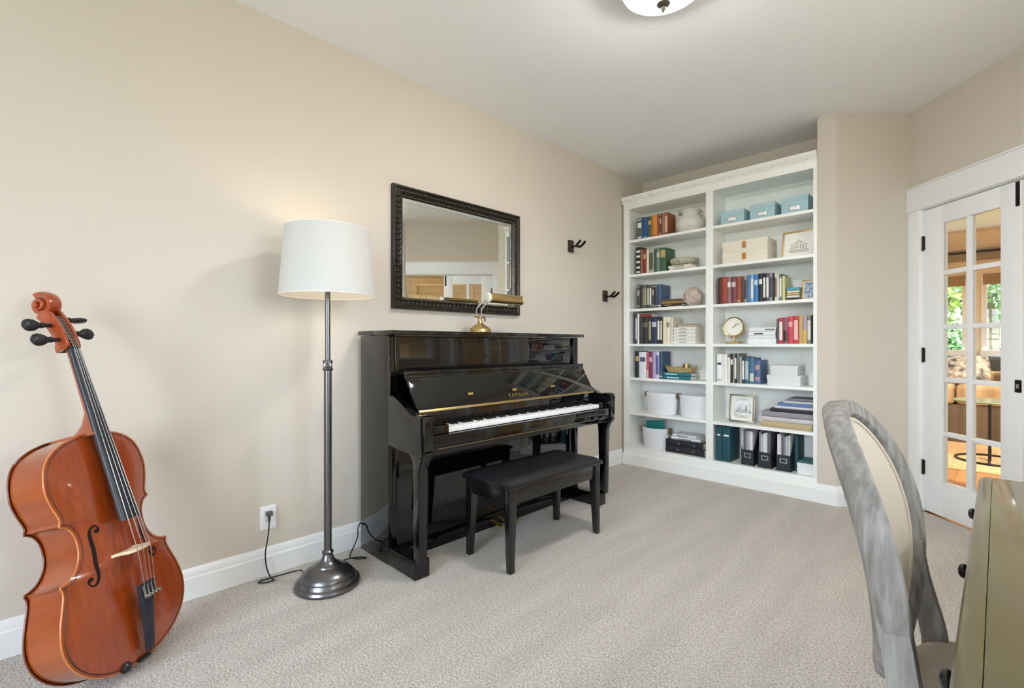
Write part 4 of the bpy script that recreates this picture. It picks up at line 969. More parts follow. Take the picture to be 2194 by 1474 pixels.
# orientation check: outward normal should point away from the axis
sg = 1 if inset(ring, .01)[40].x < ring[40].x else -1
rib_ring = inset(ring, .004 * sg)
def off(r, d): return [p + Vector((0, 0, d)) for p in r]
mb = MB(); mb.rings([off(rib_ring, .004), off(rib_ring, FRT - .004)], cap=False); mb.build('ribs', M_RIB, ce, ang=60)
def plate(d0, sgn, arch, name, mtl):
    mb = MB(); NS = 16
    ws = OUT
    def H(w, s):
        return arch * max(0, 1 - abs(s) ** 2.2) ** 1.1 * max(0, 1 - abs(2 * w / .755 - 1) ** 3.5) ** .8
    n = len(ws); vs = []
    for w, h in ws:
        for j in range(NS + 1):
            s = -1 + 2 * j / NS; vs.append(Vector((h * s, w, d0 + sgn * H(w, s))))
    fs = [(i * (NS + 1) + j, i * (NS + 1) + j + 1, (i + 1) * (NS + 1) + j + 1, (i + 1) * (NS + 1) + j) for i in range(n - 1) for j in range(NS)]
    mb.add(vs, fs)
    o = mb.build(name, mtl, ce, ang=60, weld=True)
    MB().rings([off(ring, d0 - sgn * .0045), off(ring, d0)], cap=False).build('plate_edge', M_EDGE_LIT if sgn > 0 else M_RIB, o, ang=70)
    return o, H
def plate_bead(d0, par, mtl, r=.0028): MB().tube(off(ring, d0), r, 6, True).build('edge_bead', mtl, par, ang=80)
belly, HB = plate(FRT, 1, .022, 'belly', M_BELLY); plate_bead(FRT - .0022, belly, M_EDGE_LIT)
back, HBK = plate(0, -1, .016, 'back_plate', M_RIB); plate_bead(.0022, back, varnish('back_edge', (120, 48, 14), (100, 40, 12), (6, 6, 6)))
def hw(w):
    for (a, b), (c, d) in zip(OUT, OUT[1:]):
        if a <= w <= c and c > a: return b + (d - b) * (w - a) / (c - a)
    return .12
def onb(x, w, up=.0): return Vector((x, w, FRT + HB(w, x / max(.02, hw(w))) + up))
pf = inset(ring, .0075 * sg)
MB().tube([Vector((p.x, p.y, FRT + .0012 + HB(p.y, min(1, abs(p.x) / max(.02, hw(p.y)))))) for p in pf], .0011, 4, True).build('purfling', mat('purfling', (60, 30, 14), .5), belly)
# f-holes as dark strips on the belly, the shade inside put into the colour
for s_ in (-1, 1):
    cl_ = spline([(.072, .452, 0), (.064, .447, 0), (.061, .456, 0), (.068, .466, 0), (.079, .462, 0), (.085, .446, 0), (.084, .42, 0), (.084, .39, 0), (.088, .36, 0), (.090, .335, 0), (.092, .312, 0), (.101, .297, 0), (.114, .297, 0), (.120, .308, 0), (.115, .318, 0), (.107, .314, 0)], 5)
    n = len(cl_); mb = MB(); L_, R_ = [], []
    for i, p in enumerate(cl_):
        t = (cl_[min(i + 1, n - 1)] - cl_[max(i - 1, 0)]).normalized(); nr = Vector((t.y, -t.x, 0))
        f = i / (n - 1); w_ = .0012 + .0042 * math.sin(PI * f) ** 2
        if f < .14 or f > .86: w_ = .0046
        for lst, q in ((L_, p + nr * w_), (R_, p - nr * w_)): lst.append(onb(s_ * q.x, q.y, .0006))
    vs = L_ + R_; mb.add(vs, [(i, i + 1, n + i + 1, n + i) for i in range(n - 1)])
    mb.build('f_hole', mat('f_hole_shade', (14, 7, 5), .9), belly, ang=80)
# neck, heel, fingerboard
def sect(w, hwid, top, depth, flat=False, n=10):
    r = [Vector((-hwid, w, top)), Vector((hwid, w, top))]
    return r + [Vector((hwid * math.cos(PI * k / n), w, top - depth * math.sin(PI * k / n))) for k in range(1, n)]
fb_top = lambda w: FRT + .020 + (1.035 - w) / .58 * .060
MB().rings([sect(.745, .026, FRT + .040, .115), sect(.760, .021, FRT + .046, .10), sect(.785, .017, fb_top(.785) - .012, .055), sect(.82, .0155, fb_top(.82) - .012, .030), sect(.95, .0145, fb_top(.95) - .011, .024), sect(1.035, .0135, fb_top(1.035) - .010, .024)]).build('neck', M_RIB, ce, ang=50)
MB().prism([(-.030, .735), (.030, .735), (.024, .757), (-.024, .757)], 'z', 0, FRT + .006).build('neck_heel', M_RIB, ce, .004)
mb = MB(); rs = []
for w in (1.035, .9, .75, .6, .455):
    f = (1.035 - w) / .58; hwid = .0155 + .0165 * f; top = fb_top(w); n = 10
    rs.append([Vector((hwid * math.cos(PI * k / n), w, top - .006 + (.006 + .004 * f) * math.sin(PI * k / n))) for k in range(n + 1)] + [Vector((-hwid, w, top - .014)), Vector((hwid, w, top - .014))])
mb.rings(rs).build('fingerboard', mat('fingerboard_ebony', (44, 48, 56), .32), ce, ang=50)
MB().box(-.0150, .0150, 1.035, 1.043, FRT + .006, FRT + .0235).build('nut', M_EBONY, ce, .001)
# bridge
br = [(-.044, 0), (-.030, 0), (-.026, .010), (-.016, .020), (-.010, .014), (0, .022), (.010, .014), (.016, .020), (.026, .010), (.030, 0), (.044, 0), (.043, .006), (.036, .018), (.034, .034), (.037, .050), (.038, .062), (.030, .072), (.016, .079), (0, .082), (-.016, .079), (-.030, .070), (-.038, .058), (-.037, .048), (-.034, .034), (-.036, .018), (-.043, .006)]
bz = FRT + .0165
mb = MB(); mb.prism([(x, bz + z) for x, z in br], 'y', .349, .358).build('bridge', M_MAPLE, ce, .001)
# tailpiece, saddle, end button
mb = MB(); rs = []
for w, hwid, d in ((.030, .015, FRT + .034), (.06, .016, FRT + .042), (.12, .019, FRT + .052), (.19, .026, FRT + .064), (.232, .031, FRT + .072), (.242, .031, FRT + .074)):
    rs.append([Vector((hwid * math.cos(PI * k / 10), w, d + .010 * math.sin(PI * k / 10))) for k in range(11)] + [Vector((-hwid, w, d - .004)), Vector((hwid, w, d - .004))])
tp = mb.rings(rs).build('tailpiece', M_TAILP, ce, ang=50)
for k in range(4):
    x = -.0195 + .013 * k
    MB().box(x - .0028, x + .0028, .196, .236, FRT + .079, FRT + .083).lathe([(.0036, 0), (.0036, .010), (.0050, .011), (.0050, .017), (0, .018)], 0, 0, 12, Matrix.Translation((x, .203, FRT + .080))).build('fine_tuner', M_SILVER, tp)
MB().box(-.022, .022, .0, .010, FRT - .004, FRT + .012).build('saddle', M_EBONY, ce, .003)
MB().tube(spline([(-.009, .032, FRT + .036), (-.008, .012, FRT + .016), (0, -.010, FRT - .02), (.008, .012, FRT + .016), (.009, .032, FRT + .036)], 5), .0016, 6).build('tail_gut', M_BLKMETAL, ce)
# strings
for k in range(4):
    xn, xb, xt = -.0085 + .0057 * k, -.024 + .016 * k, -.0195 + .013 * k
    zb = bz + .082 - abs(xb) ** 2 * 8 + .0008
    MB().tube([(xn, 1.150, FRT - .012), (xn, 1.040, FRT + .0242), (xb, .3535, zb), (xt, .235, FRT + .085)], .0010 if k else .0014, 6).build('string', mat('steel_string', (205, 205, 208), .25, metal=1), ce)
# pegbox (two cheeks + back) and scroll
pb_o = spline([(1.035, FRT - .010, 0), (1.042, FRT + .016, 0), (1.075, FRT + .014, 0), (1.110, FRT + .006, 0), (1.145, FRT - .008, 0), (1.172, FRT - .022, 0)], 4)
pb_i = spline([(1.160, FRT - .070, 0), (1.135, FRT - .052, 0), (1.100, FRT - .034, 0), (1.065, FRT - .025, 0), (1.045, FRT - .030, 0), (1.030, FRT - .028, 0)], 4)
cheek = [(p.x, p.y) for p in pb_o] + [(1.178, FRT - .048)] + [(p.x, p.y) for p in pb_i]
M_SCROLL = varnish('scroll_varnish', (168, 68, 16), (146, 54, 14), (6, 6, 6))
for s_ in (-1, 1):
    mb = MB(); x0 = s_ * .0125; x1 = s_ * .0225
    mb.prism(cheek, 'x', min(x0, x1), max(x0, x1)).build('pegbox_cheek', M_SCROLL, ce, .0012)
bk_ = [(p.x, p.y) for p in pb_i] + [(p.x + .004, p.y + .010) for p in reversed(pb_i)]
MB().prism(bk_, 'x', -.0125, .0125).build('pegbox_floor', mat('pegbox_dark', (52, 26, 16), .6), ce)
mb = MB(); rs = []; SCW, SCD = 1.196, FRT - .050
NT = 60
for k in range(NT + 1):
    th = 4.3 * PI * k / NT; R_ = .0385 * math.exp(-.118 * th); ang = -2.05 + th * -1 + PI
    # spiral starts at the back of the pegbox, goes over the top and winds in
    a_ = 3.6 - th
    cw, cdp = SCW + R_ * math.cos(a_ + PI), SCD - R_ * math.sin(a_ + PI) * 1.0
    thick = .0125 * math.exp(-.10 * th); lat = .0165 + .0165 * min(1, th / (3.6 * PI))
    rd = Vector((0, math.cos(a_ + PI), -math.sin(a_ + PI)))
    c_ = Vector((0, cw, cdp))
    rs.append([c_ + rd * thick * math.cos(2 * PI * j / 16) * (1 if True else 1) + Vector((lat * max(-1, min(1, 1.35 * math.sin(2 * PI * j / 16))), 0, 0)) for j in range(16)])
mb.rings(rs).build('scroll', M_SCROLL, ce, ang=55)
MB().tube([(-.036, SCW, SCD), (.036, SCW, SCD)], .0065, 14).build('scroll_eye', M_SCROLL, ce)
# pegs
for w, s_ in ((1.070, -1), (1.122, -1), (1.092, 1), (1.144, 1)):
    dz = FRT - .004 - max(0, (w - 1.06)) * .35
    PM = Matrix.Translation((0, w, dz)) @ Matrix.Rotation(s_ * PI / 2, 4, 'Y')
    pg = MB().lathe([(.0045, -.02), (.0062, .020), (.0066, .044), (.0095, .046), (.0095, .052), (.006, .056)], 0, 0, 16, PM).build('peg', M_EBONY, ce)
    mb = MB(); rs = []
    for t, a, b in ((.054, .006, .006), (.062, .012, .0085), (.074, .0185, .0095), (.088, .0205, .009), (.098, .017, .0085), (.104, .009, .006), (.107, .002, .002)):
        rs.append([PM @ Vector((b * math.cos(2 * PI * j / 18) if s_ < 0 or w < 1.1 else a * math.cos(2 * PI * j / 18), a * math.sin(2 * PI * j / 18) if s_ < 0 or w < 1.1 else b * math.sin(2 * PI * j / 18), t)) for j in range(18)])
    mb.rings(rs).build('peg_head', M_EBONY, pg)
MB().lathe([(.012, -.004), (.014, .004), (.010, .016), (.0, .018)], 0, 0, 16, Matrix.Translation((0, 0.0, .062)) @ Matrix.Rotation(PI / 2, 4, 'X')).build('end_button', M_EBONY, ce)
# small sound post knob seen at the lower rim
MB().lathe([(.016, -.004), (.017, .006), (.011, .014), (0, .016)], 0, 0, 16, Matrix.Translation((-.062, .014, FRT)) @ Matrix.Rotation(.3, 4, 'X')).build('end_pin_collar', M_EBONY, ce)

# ================================================================== DESK
dk = thing('writing_desk', 'olive brown writing desk with black knobs at the right edge', 'desk', (2.8, 1.25, 0))
M_DESK = mat('olive_lacquer', (90, 82, 56), .28, var=((102, 92, 64), 3, 3), coat=.3)
DX0, DX1, DY0, DY1, DZ = 2.488, 3.08, .50, 1.985, .742
MB().box(DX0 + .0288, DX1, DY0, DY1 - .012, DZ - .028, DZ).build('desk_top', M_DESK, dk, .003)
MB().prism([(DX0, DZ - .020), (DX0 + .004, DZ - .008), (DX0 + .012, DZ - .003), (DX0 + .0285, DZ), (DX0 + .0285, DZ - .026), (DX0 + .006, DZ - .026)], 'y', DY0, DY1).build('edge_moulding', M_DESK, dk, .001)
MB().prism([(DY1, DZ - .022), (DY1 - .002, DZ - .006), (DY1 - .0115, DZ), (DY1 - .0115, DZ - .028), (DY1 - .004, DZ - .028)], 'x', DX0 + .030, DX1).build('edge_moulding', M_DESK, dk)
MB().box(DX0 + .032, DX1 - .02, DY0 + .03, DY1 - .03, .585, DZ - .029).build('apron_case', M_DESK, dk, .002)
for (a, b, ky) in ((.56, 1.10, .892), (1.12, 1.56, 1.345), (1.58, 1.945, 1.815)):
    dr = MB().box(DX0 + .020, DX0 + .0315, a, b, .60, .705).build('drawer', M_DESK, dk, .003)
    MB().lathe([(.007, 0), (.0055, .016), (.009, .019), (.0135, .024), (.0145, .028), (.0125, .033), (.008, .036), (0, .037)], 0, 0, 20, Matrix.Translation((DX0 + .020, ky, .668)) @ Matrix.Rotation(-PI / 2, 4, 'Y')).build('knob', mat('black_knob', (10, 11, 12), .25), dr)
for x in (DX0 + .036, DX1 - .075):
    for y in (DY0 + .034, DY1 - .089):
        mb = MB(); mb.rings([[Vector((x + .0275 + s1 * w, y + .0275 + s2 * w, z)) for s1, s2 in ((-1, -1), (1, -1), (1, 1), (-1, 1))] for z, w in ((0.002, .016), (.56, .027), (.586, .027))]).build('leg', M_DESK, dk, .002)

# ================================================================== OVAL-BACK CHAIR
ch = thing('oval_back_chair', 'oval-back chair with weathered grey wood frame and beige linen', 'chair', (2.58, 1.23, 0))
M_OAK = mat('weathered_grey_oak', (108, 102, 97), .6, var=((146, 142, 138), 18, 6), bump=(50, .5, .004), stretch=(4, 4, .4))
M_LINEN = mat('beige_linen', (196, 180, 164), .9, bump=(420, .4, .002), sheen=.3)
CY, CZ, CA_, CB_ = 1.205, .757, .240, .262
CT, CYAW = .18, .04; UPV = Vector((-math.sin(CT) * math.cos(CYAW), -math.sin(CT) * math.sin(CYAW), math.cos(CT))); NRV = Vector((math.cos(CT) * math.cos(CYAW), math.cos(CT) * math.sin(CYAW), math.sin(CT))); ACV = Vector((-math.sin(CYAW), math.cos(CYAW), 0))
def backp(a, b, th, n=0.0):
    """point on the curved, reclining oval; n = offset along its normal (towards the seat)"""
    v = a * math.cos(th); w = b * math.sin(th)
    return Vector((2.358, CY, CZ)) + ACV * v + UPV * w + NRV * (1.05 * v * v + n)
N = 72; rs = []
sec = [(0.0, -.036), (0.0, -.005), (-.005, 0), (-.029, 0), (-.034, -.006), (-.034, -.036), (-.028, -.045), (-.007, -.045)]
for k in range(N):
    th = 2 * PI * k / N
    rs.append([backp(CA_ + o, CB_ + o, th, d) for o, d in sec])
MB().rings(rs, closed=True).build('back_frame', M_OAK, ch, ang=40)
def padsurf(u, v):
    r = u; th = 2 * PI * v; a, b = CA_ - .034, CB_ - .034
    return backp(a * r, b * r, th, -.012 + .016 * (1 - r ** 3))
MB().grid(padsurf, 14, 48).build('back_upholstery', M_LINEN, ch, ang=70, weld=True)
MB().grid(lambda u, v: backp((CA_ - .034) * u, (CB_ - .034) * u, 2 * PI * v, -.030 + .020 * (1 - u ** 3)), 12, 48).build('rear_upholstery', M_LINEN, ch, ang=70, weld=True)
MB().tube([backp(CA_ - .040, CB_ - .040, 2 * PI * k / N, -.010) for k in range(N)], .0045, 6, True).build('piping', M_LINEN, ch)
# back posts from oval to seat
for s_ in (-1, 1):
    th = -.42 if s_ > 0 else PI + .42
    top = backp(CA_ - .017, CB_ - .017, th, -.022)
    pts = [top + Vector((0, 0, .03)), top - Vector((-.012, 0, .05)), Vector((2.430, CY + s_ * .196, .50)), Vector((2.432, CY + s_ * .198, .42))]
    MB().rings([[p + Vector((dx, dy, 0)) for dx, dy in ((-.022, -.016), (.022, -.016), (.022, .016), (-.022, .016))] for p in spline(pts, 5)]).build('back_post', M_OAK, ch, .003)
    legp = [Vector((2.432, CY + s_ * .198, .42)), Vector((2.41, CY + s_ * .193, .2)), Vector((2.35, CY + s_ * .197, .004))]
    mb = MB(); rr = []
    for i, p in enumerate(spline(legp, 5)):
        w = .022 - .008 * i / 10
        rr.append([p + Vector((dx * w, dy * w, 0)) for dx, dy in ((-1, -1), (1, -1), (1, 1), (-1, 1))])
    mb.rings(rr).build('leg', M_OAK, ch, .003)
def seat_ring(k, z, n=48):
    out = []
    for i in range(n):
        a = 2 * PI * i / n; ca, sa = math.cos(a), math.sin(a)
        hx = .235 * k; hy = (.245 + .025 * ca) * k
        out.append(Vector((2.625 + hx * math.copysign(abs(ca) ** .55, ca), CY + hy * math.copysign(abs(sa) ** .55, sa), z)))
    return out
MB().rings([seat_ring(.97, .375), seat_ring(1, .38), seat_ring(1, .43), seat_ring(.97, .435)]).build('seat_rail', M_OAK, ch)
MB().rings([seat_ring(.99, .434), seat_ring(1.015, .448), seat_ring(1.01, .470), seat_ring(.97, .488), seat_ring(.85, .500), seat_ring(.6, .508), seat_ring(.3, .511), seat_ring(.02, .512)]).build('seat_cushion', M_LINEN, ch, ang=70)
for s_ in (-1, 1):
    x, y = 2.815, CY + s_ * .215
    MB().lathe([(.010, .004), (.013, .02), (.020, .30), (.024, .35), (.018, .355), (.024, .365), (.024, .38)], x, y, 18).build('leg', M_OAK, ch)

# ================================================================== HALL + LIVING ROOM BEYOND THE DOOR
M_HALL = mat('hall_wall_paint', (222, 208, 184), .8)
M_HDOOR = mat('hall_door_paint', (238, 224, 190), .45)
M_PLANK = mat('oak_plank', (142, 98, 62), .35, var=((176, 118, 68), 5, 5), stretch=(8, .6, 1))
M_PLANK2 = mat('oak_plank_light', (156, 110, 72), .35, var=((144, 92, 50), 6, 5), stretch=(8, .6, 1))
# oak floor: sub-floor and single planks near the door
hf = struct('floor_hall', MB().prism([(2.097, 4.356), (e.x, e.y), (6, 2.6), (6, 9.6), (.6, 9.6), (.6, 4.51), (1.9, 4.51), (2.0, 4.46)], 'z', -.05, -.012), M_PLANK)
x = .72; i = 0
while x < 4.2:
    ys = 4.56 + .0
    y = ys + (-.7 if x > 2.75 else (-.05 if x < 2.0 else .0)) + .37 * (i % 3)
    segs = [4.60 if x < 2.30 else (4.75 - (x - 2.05) * .994 if x < 3.4 else 3.40)]
    y0 = segs[0]
    k = 0
    while y0 < 9.2:
        y1 = min(9.2, y0 + (1.1 if k else .5 + .25 * (i % 4)))
        MB().box(x, x + .118, y0, y1 - .002, -.012, 0).build('plank', (M_PLANK, M_PLANK2)[(i + k) % 2], hf)
        y0 = y1; k += 1
    x += .12; i += 1
# walls of the living room
struct('wall_living_west', MB().box(.45, .6, 4.5, 9.75, 0, ZC), M_HALL)
struct('wall_living_east', MB().box(6.0, 6.15, 2.0, 9.75, 0, ZC), M_HALL)
struct('wall_hall_south', MB().box(3.45, 6.15, 2.0, 2.12, 0, ZC), M_HALL)
LW = [(1.15, 2.20), (2.38, 3.43)]; LZ0, LZ1 = 1.0, 2.12
mb = MB().box(.6, 6, 9.6, 9.75, 0, LZ0).box(.6, 6, 9.6, 9.75, LZ1, ZC)
for a, b in ((.6, 1.15), (2.20, 2.38), (3.43, 6)): mb.box(a, b, 9.6, 9.75, LZ0, LZ1)
struct('wall_living_north', mb, M_HALL)
for k, (a, b) in enumerate(LW):
    w = thing('window_%d' % (k + 3), None, None, ((a + b) / 2, 9.6, LZ0), kind='structure')
    MB().box(a - .02, a + .04, 9.585, 9.70, LZ0, LZ1).box(b - .04, b + .02, 9.585, 9.70, LZ0, LZ1).box(a, b, 9.585, 9.70, LZ1 - .04, LZ1).build('window_frame', M_TRIM, w)
    MB().box(a - .03, b + .03, 9.54, 9.70, LZ0 - .04, LZ0 + .04).build('window_sill', M_TRIM, w)
    MB().box(a + .04, b - .04, 9.66, 9.664, LZ0 + .04, LZ1 - .04).build('pane', M_GLASS, w)
    r = thing('roman_shade', 'tan roman shade at the top of the %s living room window' % ('left' if k == 0 else 'right'), 'window shade', ((a + b) / 2, 9.57, 1.97), 'roman shades')
    for j in range(3): MB().box(a + .005, b - .005, 9.555 + .004 * j, 9.575 + .004 * j, 1.97 + .05 * j, 2.022 + .05 * j).build('fold', mat('tan_shade', (150, 124, 88), .9), r, .004)
vl = thing('curtain_cornice', 'dark brown wooden cornice along the living room window wall', 'cornice', (2.3, 9.52, 2.32))
MB().box(.9, 3.8, 9.47, 9.60, 2.33, 2.40).build('lower_board', mat('taupe_board', (140, 124, 100), .7), vl)
MB().box(.9, 3.8, 9.45, 9.60, 2.40, 2.47).build('upper_board', mat('taupe_board', (140, 124, 100), .7), vl)
MB().tube([(.9, 9.43, 2.43), (3.8, 9.43, 2.43)], .014, 10).build('rod', M_BLKMETAL, vl)
# hall wall with panelled door, parallel to the diagonal wall one metre behind it
HM = DM @ Matrix.Translation((0, 1.02, 0))
struct('wall_hall', MB().box(.22, .52, 0, .1, 0, ZC, HM).box(1.30, 2.9, 0, .1, 0, ZC, HM).box(.52, 1.30, 0, .1, 2.04, ZC, HM), M_HALL)
struct('trim_4', MB().box(.44, .525, -.02, 0, 0, 2.04, HM).box(1.295, 1.38, -.02, 0, 0, 2.04, HM).box(.43, 1.39, -.024, 0, 2.035, 2.13, HM), mat('cream_trim', (236, 220, 186), .45))
hd = thing('door_3', 'cream six-panel hall door', None, M=HM, kind='structure')
MB().box(.527, 1.293, .03, .05, .01, 2.03).build('door_slab', M_HDOOR, hd)
for a, b in ((.527, .64), (.86, .96), (1.18, 1.293)): MB().box(a, b, .018, .03, .01, 2.03).build('stile', M_HDOOR, hd)
for a, b in ((.01, .22), (.90, 1.02), (1.58, 1.68), (1.92, 2.03)):
    for c, d in ((.64, .86), (.96, 1.18)): MB().box(c, d, .018, .03, a, b).build('rail', M_HDOOR, hd)
for a, b in ((.22, .90), (1.02, 1.58), (1.68, 1.92)):
    for c, d in ((.64, .86), (.96, 1.18)): MB().box(c + .025, d - .025, .020, .03, a + .025, b - .025).build('panel', M_HDOOR, hd, .006)
MB().lathe([(.026, 0), (.026, .006), (.010, .010), (.010, .04), (.028, .05), (.026, .066), (0, .07)], 0, 0, 20, Matrix.Translation((1.235, .018, .96)) @ Matrix.Rotation(PI / 2, 4, 'X')).build('door_knob', M_BLKMETAL, hd)
for z in (.28, 1.05, 1.80): MB().box(.518, .535, .010, .02, z - .045, z + .045).build('hinge', M_BRONZE, hd)
# rug, round side table, sofa, cushions, dark settee
rug = thing('area_rug', 'beige woven rug under the side table in the living room', 'rug', (2.6, 7.1, 0))
MB().box(1.4, 4.0, 5.95, 8.4, .0005, .012).build('field', mat('beige_rug', (196, 160, 116), .95, var=((170, 134, 92), 30, 4)), rug)
MB().box(1.34, 1.3995, 5.89, 8.46, .0005, .010).box(4.0005, 4.06, 5.89, 8.46, .0005, .010).box(1.3995, 4.0005, 5.89, 5.9495, .0005, .010).box(1.3995, 4.0005, 8.4005, 8.46, .0005, .010).build('border', mat('rug_border', (176, 142, 98), .95), rug)
tb = thing('side_table', 'round green-topped side table with thin black metal leg', 'table', (2.5, 6.5, .012))
MB().lathe([(0, .575), (.285, .575), (.29, .580), (.29, .588), (.285, .592), (0, .592)], 2.5, 6.5, 48).build('table_top', mat('green_glass_top', (120, 134, 104), .15), tb)
MB().box(2.462, 2.486, 6.49, 6.51, .014, .574).build('leg', M_BLKMETAL, tb)
MB().tube([(2.5 + .27 * math.cos(2 * PI * i / 40), 6.5 + .27 * math.sin(2 * PI * i / 40), .0225) for i in range(40)], .010, 8, True).build('foot_ring', M_BLKMETAL, tb)
MB().tube([(2.474, 6.5, .024), (2.474, 6.76, .024)], .008, 8).tube([(2.474, 6.5, .024), (2.474, 6.24, .024)], .008, 8).build('foot_bar', M_BLKMETAL, tb)
sf = thing('striped_sofa', 'tan striped sofa with shade painted into its base in the living room', 'sofa', (2.4, 7.9, .012))
M_STRIPE_SHADE = mat('shaded_stripe', (104, 84, 62), .85, var=((74, 58, 42), 14, 1), stretch=(1, .02, .02)); M_TANF = mat('tan_upholstery', (190, 160, 120), .9, var=((146, 118, 84), 16, 1), stretch=(1, .05, .05))  # base stripes: the sofa upholstery with its shadow put into the colour
MB().box(1.3, 3.9, 7.5, 8.35, .013, .44).build('base', M_STRIPE_SHADE, sf, .01)
for a, b in ((1.32, 2.18), (2.19, 3.03), (3.04, 3.88)): MB().box(a, b, 7.47, 8.1, .442, .66).build('seat_cushion', M_TANF, sf, .05, 4)
MB().box(1.3, 3.9, 8.1, 8.36, .442, .80).build('backrest', M_TANF, sf, .06, 4)
def cushion(cx, cy, cz, w, h, rot, m, label):
    t = thing('throw_pillow', label, 'pillow', M=Matrix.Translation((cx, cy, cz)) @ Matrix.Rotation(rot, 4, 'Y') @ Matrix.Rotation(-.5, 4, 'X'), group='pillows on the sofa')
    mb = MB(); rs = []
    for sgn in (-1, 1):
        mb.grid(lambda u, v: Vector(((2 * u - 1) * w / 2 * (1 - .10 * (2 * v - 1) ** 2), sgn * .07 * max(0, (1 - (2 * u - 1) ** 4) * (1 - (2 * v - 1) ** 4)) ** .5, (v) * h + .02 * math.sin(PI * u) - .0)), 12, 12)
    mb.build('cover', m, t, ang=70, weld=True)
    MB().tube([(-w / 2 * .9, 0, 0), (w / 2 * .9, 0, 0)], .006, 6).build('piping', m, t)
cushion(1.80, 7.76, .676, .42, .34, .05, mat('mustard_cushion', (176, 132, 70), .9), 'mustard gold pillow at the left end of the striped sofa')
cushion(2.28, 7.76, .676, .40, .34, -.05, mat('patterned_cushion', (206, 196, 180), .9, var=((56, 54, 58), 14, 2)), 'black and cream patterned pillow in the middle of the striped sofa')
cushion(2.78, 7.76, .676, .42, .34, .05, mat('cream_cushion', (222, 206, 176), .9), 'cream pillow at the right side of the striped sofa')
st = thing('leather_settee', 'dark brown leather settee behind the striped sofa', 'sofa', (2.4, 8.8, .012))
M_DKL = mat('dark_leather', (44, 38, 36), .45)
MB().box(1.2, 4.0, 8.52, 9.3, .005, .45).build('base', M_DKL, st, .02)
MB().box(1.2, 4.0, 8.50, 8.72, .452, .98).build('backrest', M_DKL, st, .06, 4)
for a in (1.2, 3.78): MB().box(a, a + .22, 8.725, 9.3, .452, .66).build('armrest', M_DKL, st, .05, 4)
# unseen ceiling lamps added to brighten the living room and hall
for k, (x, y) in enumerate(((1.6, 6.4), (4.0, 7.6), (3.75, 4.6))):
    t = thing('added_downlight', 'round added ceiling light, %s in the rooms beyond the door' % ('nearest the sofa', 'farthest right', 'in the hall')[k], 'ceiling light', (x, y, ZC), 'added fill lights')
    MB().lathe([(.095, ZC), (.10, ZC - .006), (.075, ZC - .008), (.07, ZC - .001)], x, y, 28).build('ring', M_TRIM, t)
    MB().lathe([(0, ZC - .0015), (.07, ZC - .0015), (.07, ZC - .004), (0, ZC - .004)], x, y, 24).build('lens', emit_mat('added_lens', (255, 232, 196), 12), t)
    d = bpy.data.lights.new('added_spot', 'SPOT'); d.energy = (150, 150, 560)[k]; d.color = (1, .95, .86); d.spot_size = 2.75; d.spot_blend = .8; d.shadow_soft_size = .06
    o = bpy.data.objects.new('added_spot', d); COL.objects.link(o); o.location = (x, y, ZC - .02)

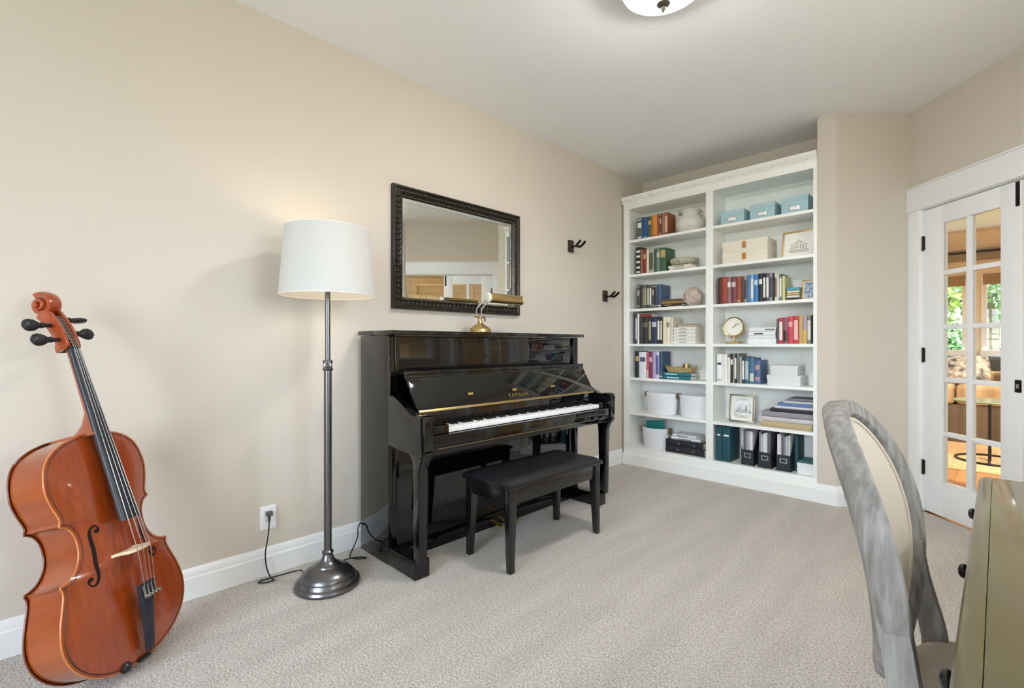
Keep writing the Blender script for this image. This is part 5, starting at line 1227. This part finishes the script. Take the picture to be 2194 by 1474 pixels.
# ================================================================== GARDEN
struct('ground', MB().box(-30, 30, 9.9, 60, -.4, -.3), mat('lawn', (96, 128, 58), .95, var=((70, 100, 44), 2, 4)))
M_BARK = mat('bark', (128, 108, 86), .9, var=((90, 74, 58), 12, 4))
def tree(x, y, h, r, label, rgb, n=2600, seed=0, low=.25, leafs=.11):
    rnd = random.Random(seed)
    t = thing('garden_tree', label, 'tree', (x, y, -.3), 'garden trees')
    path = spline([(x, y, -.3), (x + .15, y, h * .25), (x - .1, y + .1, h * .5), (x + .1, y, h * .8)], 4)
    tr = MB().tube(path, [.16 - .10 * i / (len(path) - 1) for i in range(len(path))], 8); 
    for k in range(4):
        a = rnd.uniform(0, 2 * PI); z = h * rnd.uniform(.3, .6)
        tr.tube([(x, y, z), (x + r * .4 * math.cos(a), y + r * .4 * math.sin(a), z + r * .4), (x + r * .7 * math.cos(a), y + r * .7 * math.sin(a), z + r * .6)], [.06, .045, .02], 6)
    tr.build('trunk', M_BARK, t)
    mb = MB()
    for k in range(n):
        u = rnd.uniform(0, 2 * PI); cz = rnd.uniform(-1, 1); rr = r * (.55 + .45 * rnd.random()) * (1 + .18 * math.sin(3 * u) * math.cos(4 * cz))
        sq = math.sqrt(1 - cz * cz)
        c = Vector((x + rr * sq * math.cos(u), y + rr * sq * math.sin(u), h * (.5 + low * .5) + rr * cz * (h * (.5 - low * .5)) / r))
        a = Vector((rnd.gauss(0, 1), rnd.gauss(0, 1), rnd.gauss(0, 1))).normalized(); b = a.orthogonal().normalized()
        s = leafs * rnd.uniform(.6, 1.3)
        mb.add([c - a * s, c + b * s * .5, c + a * s, c - b * s * .5], [(0, 1, 2, 3)])
    tag(mb.build('foliage', mat('leaf_%d' % seed, rgb, .6, var=(tuple(int(q * .6) for q in rgb), 1.6, 3)), t), kind='stuff')
tree(1.15, 13.6, 4.6, 1.0, 'yellow green leafy tree outside the left living room window', (140, 156, 62), seed=3)
tree(3.65, 13.6, 4.4, 1.0, 'bright green leafy tree outside the right living room window', (96, 134, 58), seed=4)
tree(2.3, 17.4, 6.2, 1.8, 'tall olive green tree at the back centre of the garden', (104, 132, 60), seed=7, n=4200)
tree(-2.2, 17.5, 6.0, 1.8, 'tall dark green tree at the back left of the garden', (60, 100, 50), seed=6, n=3000)
tree(6.8, 17.5, 6.5, 1.8, 'tall mid green tree at the back right of the garden', (84, 120, 56), seed=8, n=3000)
for k, x in enumerate((-.2, .85, 1.92, 2.98)):
    rnd = random.Random(40 + k); t = thing('garden_shrub', 'rounded green shrub, %s in the row below the windows' % ORDN[k], 'shrub', (x, 12.0, -.3), 'garden shrubs')
    MB().tube([(x, 12, -.3), (x, 12, .5)], .04, 6).build('stem', M_BARK, t)
    mb = MB()
    for q in range(1700):
        u = rnd.uniform(0, 2 * PI); cz = rnd.uniform(-.6, 1); rr = .50 * (.7 + .3 * rnd.random()); sq = math.sqrt(1 - cz * cz)
        c = Vector((x + rr * sq * math.cos(u), 12 + rr * sq * math.sin(u), .5 + rr * cz * 2.1)); a = Vector((rnd.gauss(0, 1), rnd.gauss(0, 1), rnd.gauss(0, 1))).normalized(); b = a.orthogonal().normalized(); s = .07 * rnd.uniform(.6, 1.3)
        mb.add([c - a * s, c + b * s * .5, c + a * s, c - b * s * .5], [(0, 1, 2, 3)])
    tag(mb.build('foliage', mat('shrub_leaf', (78, 116, 50), .6, var=((48, 80, 34), 1.6, 3)), t), kind='stuff')
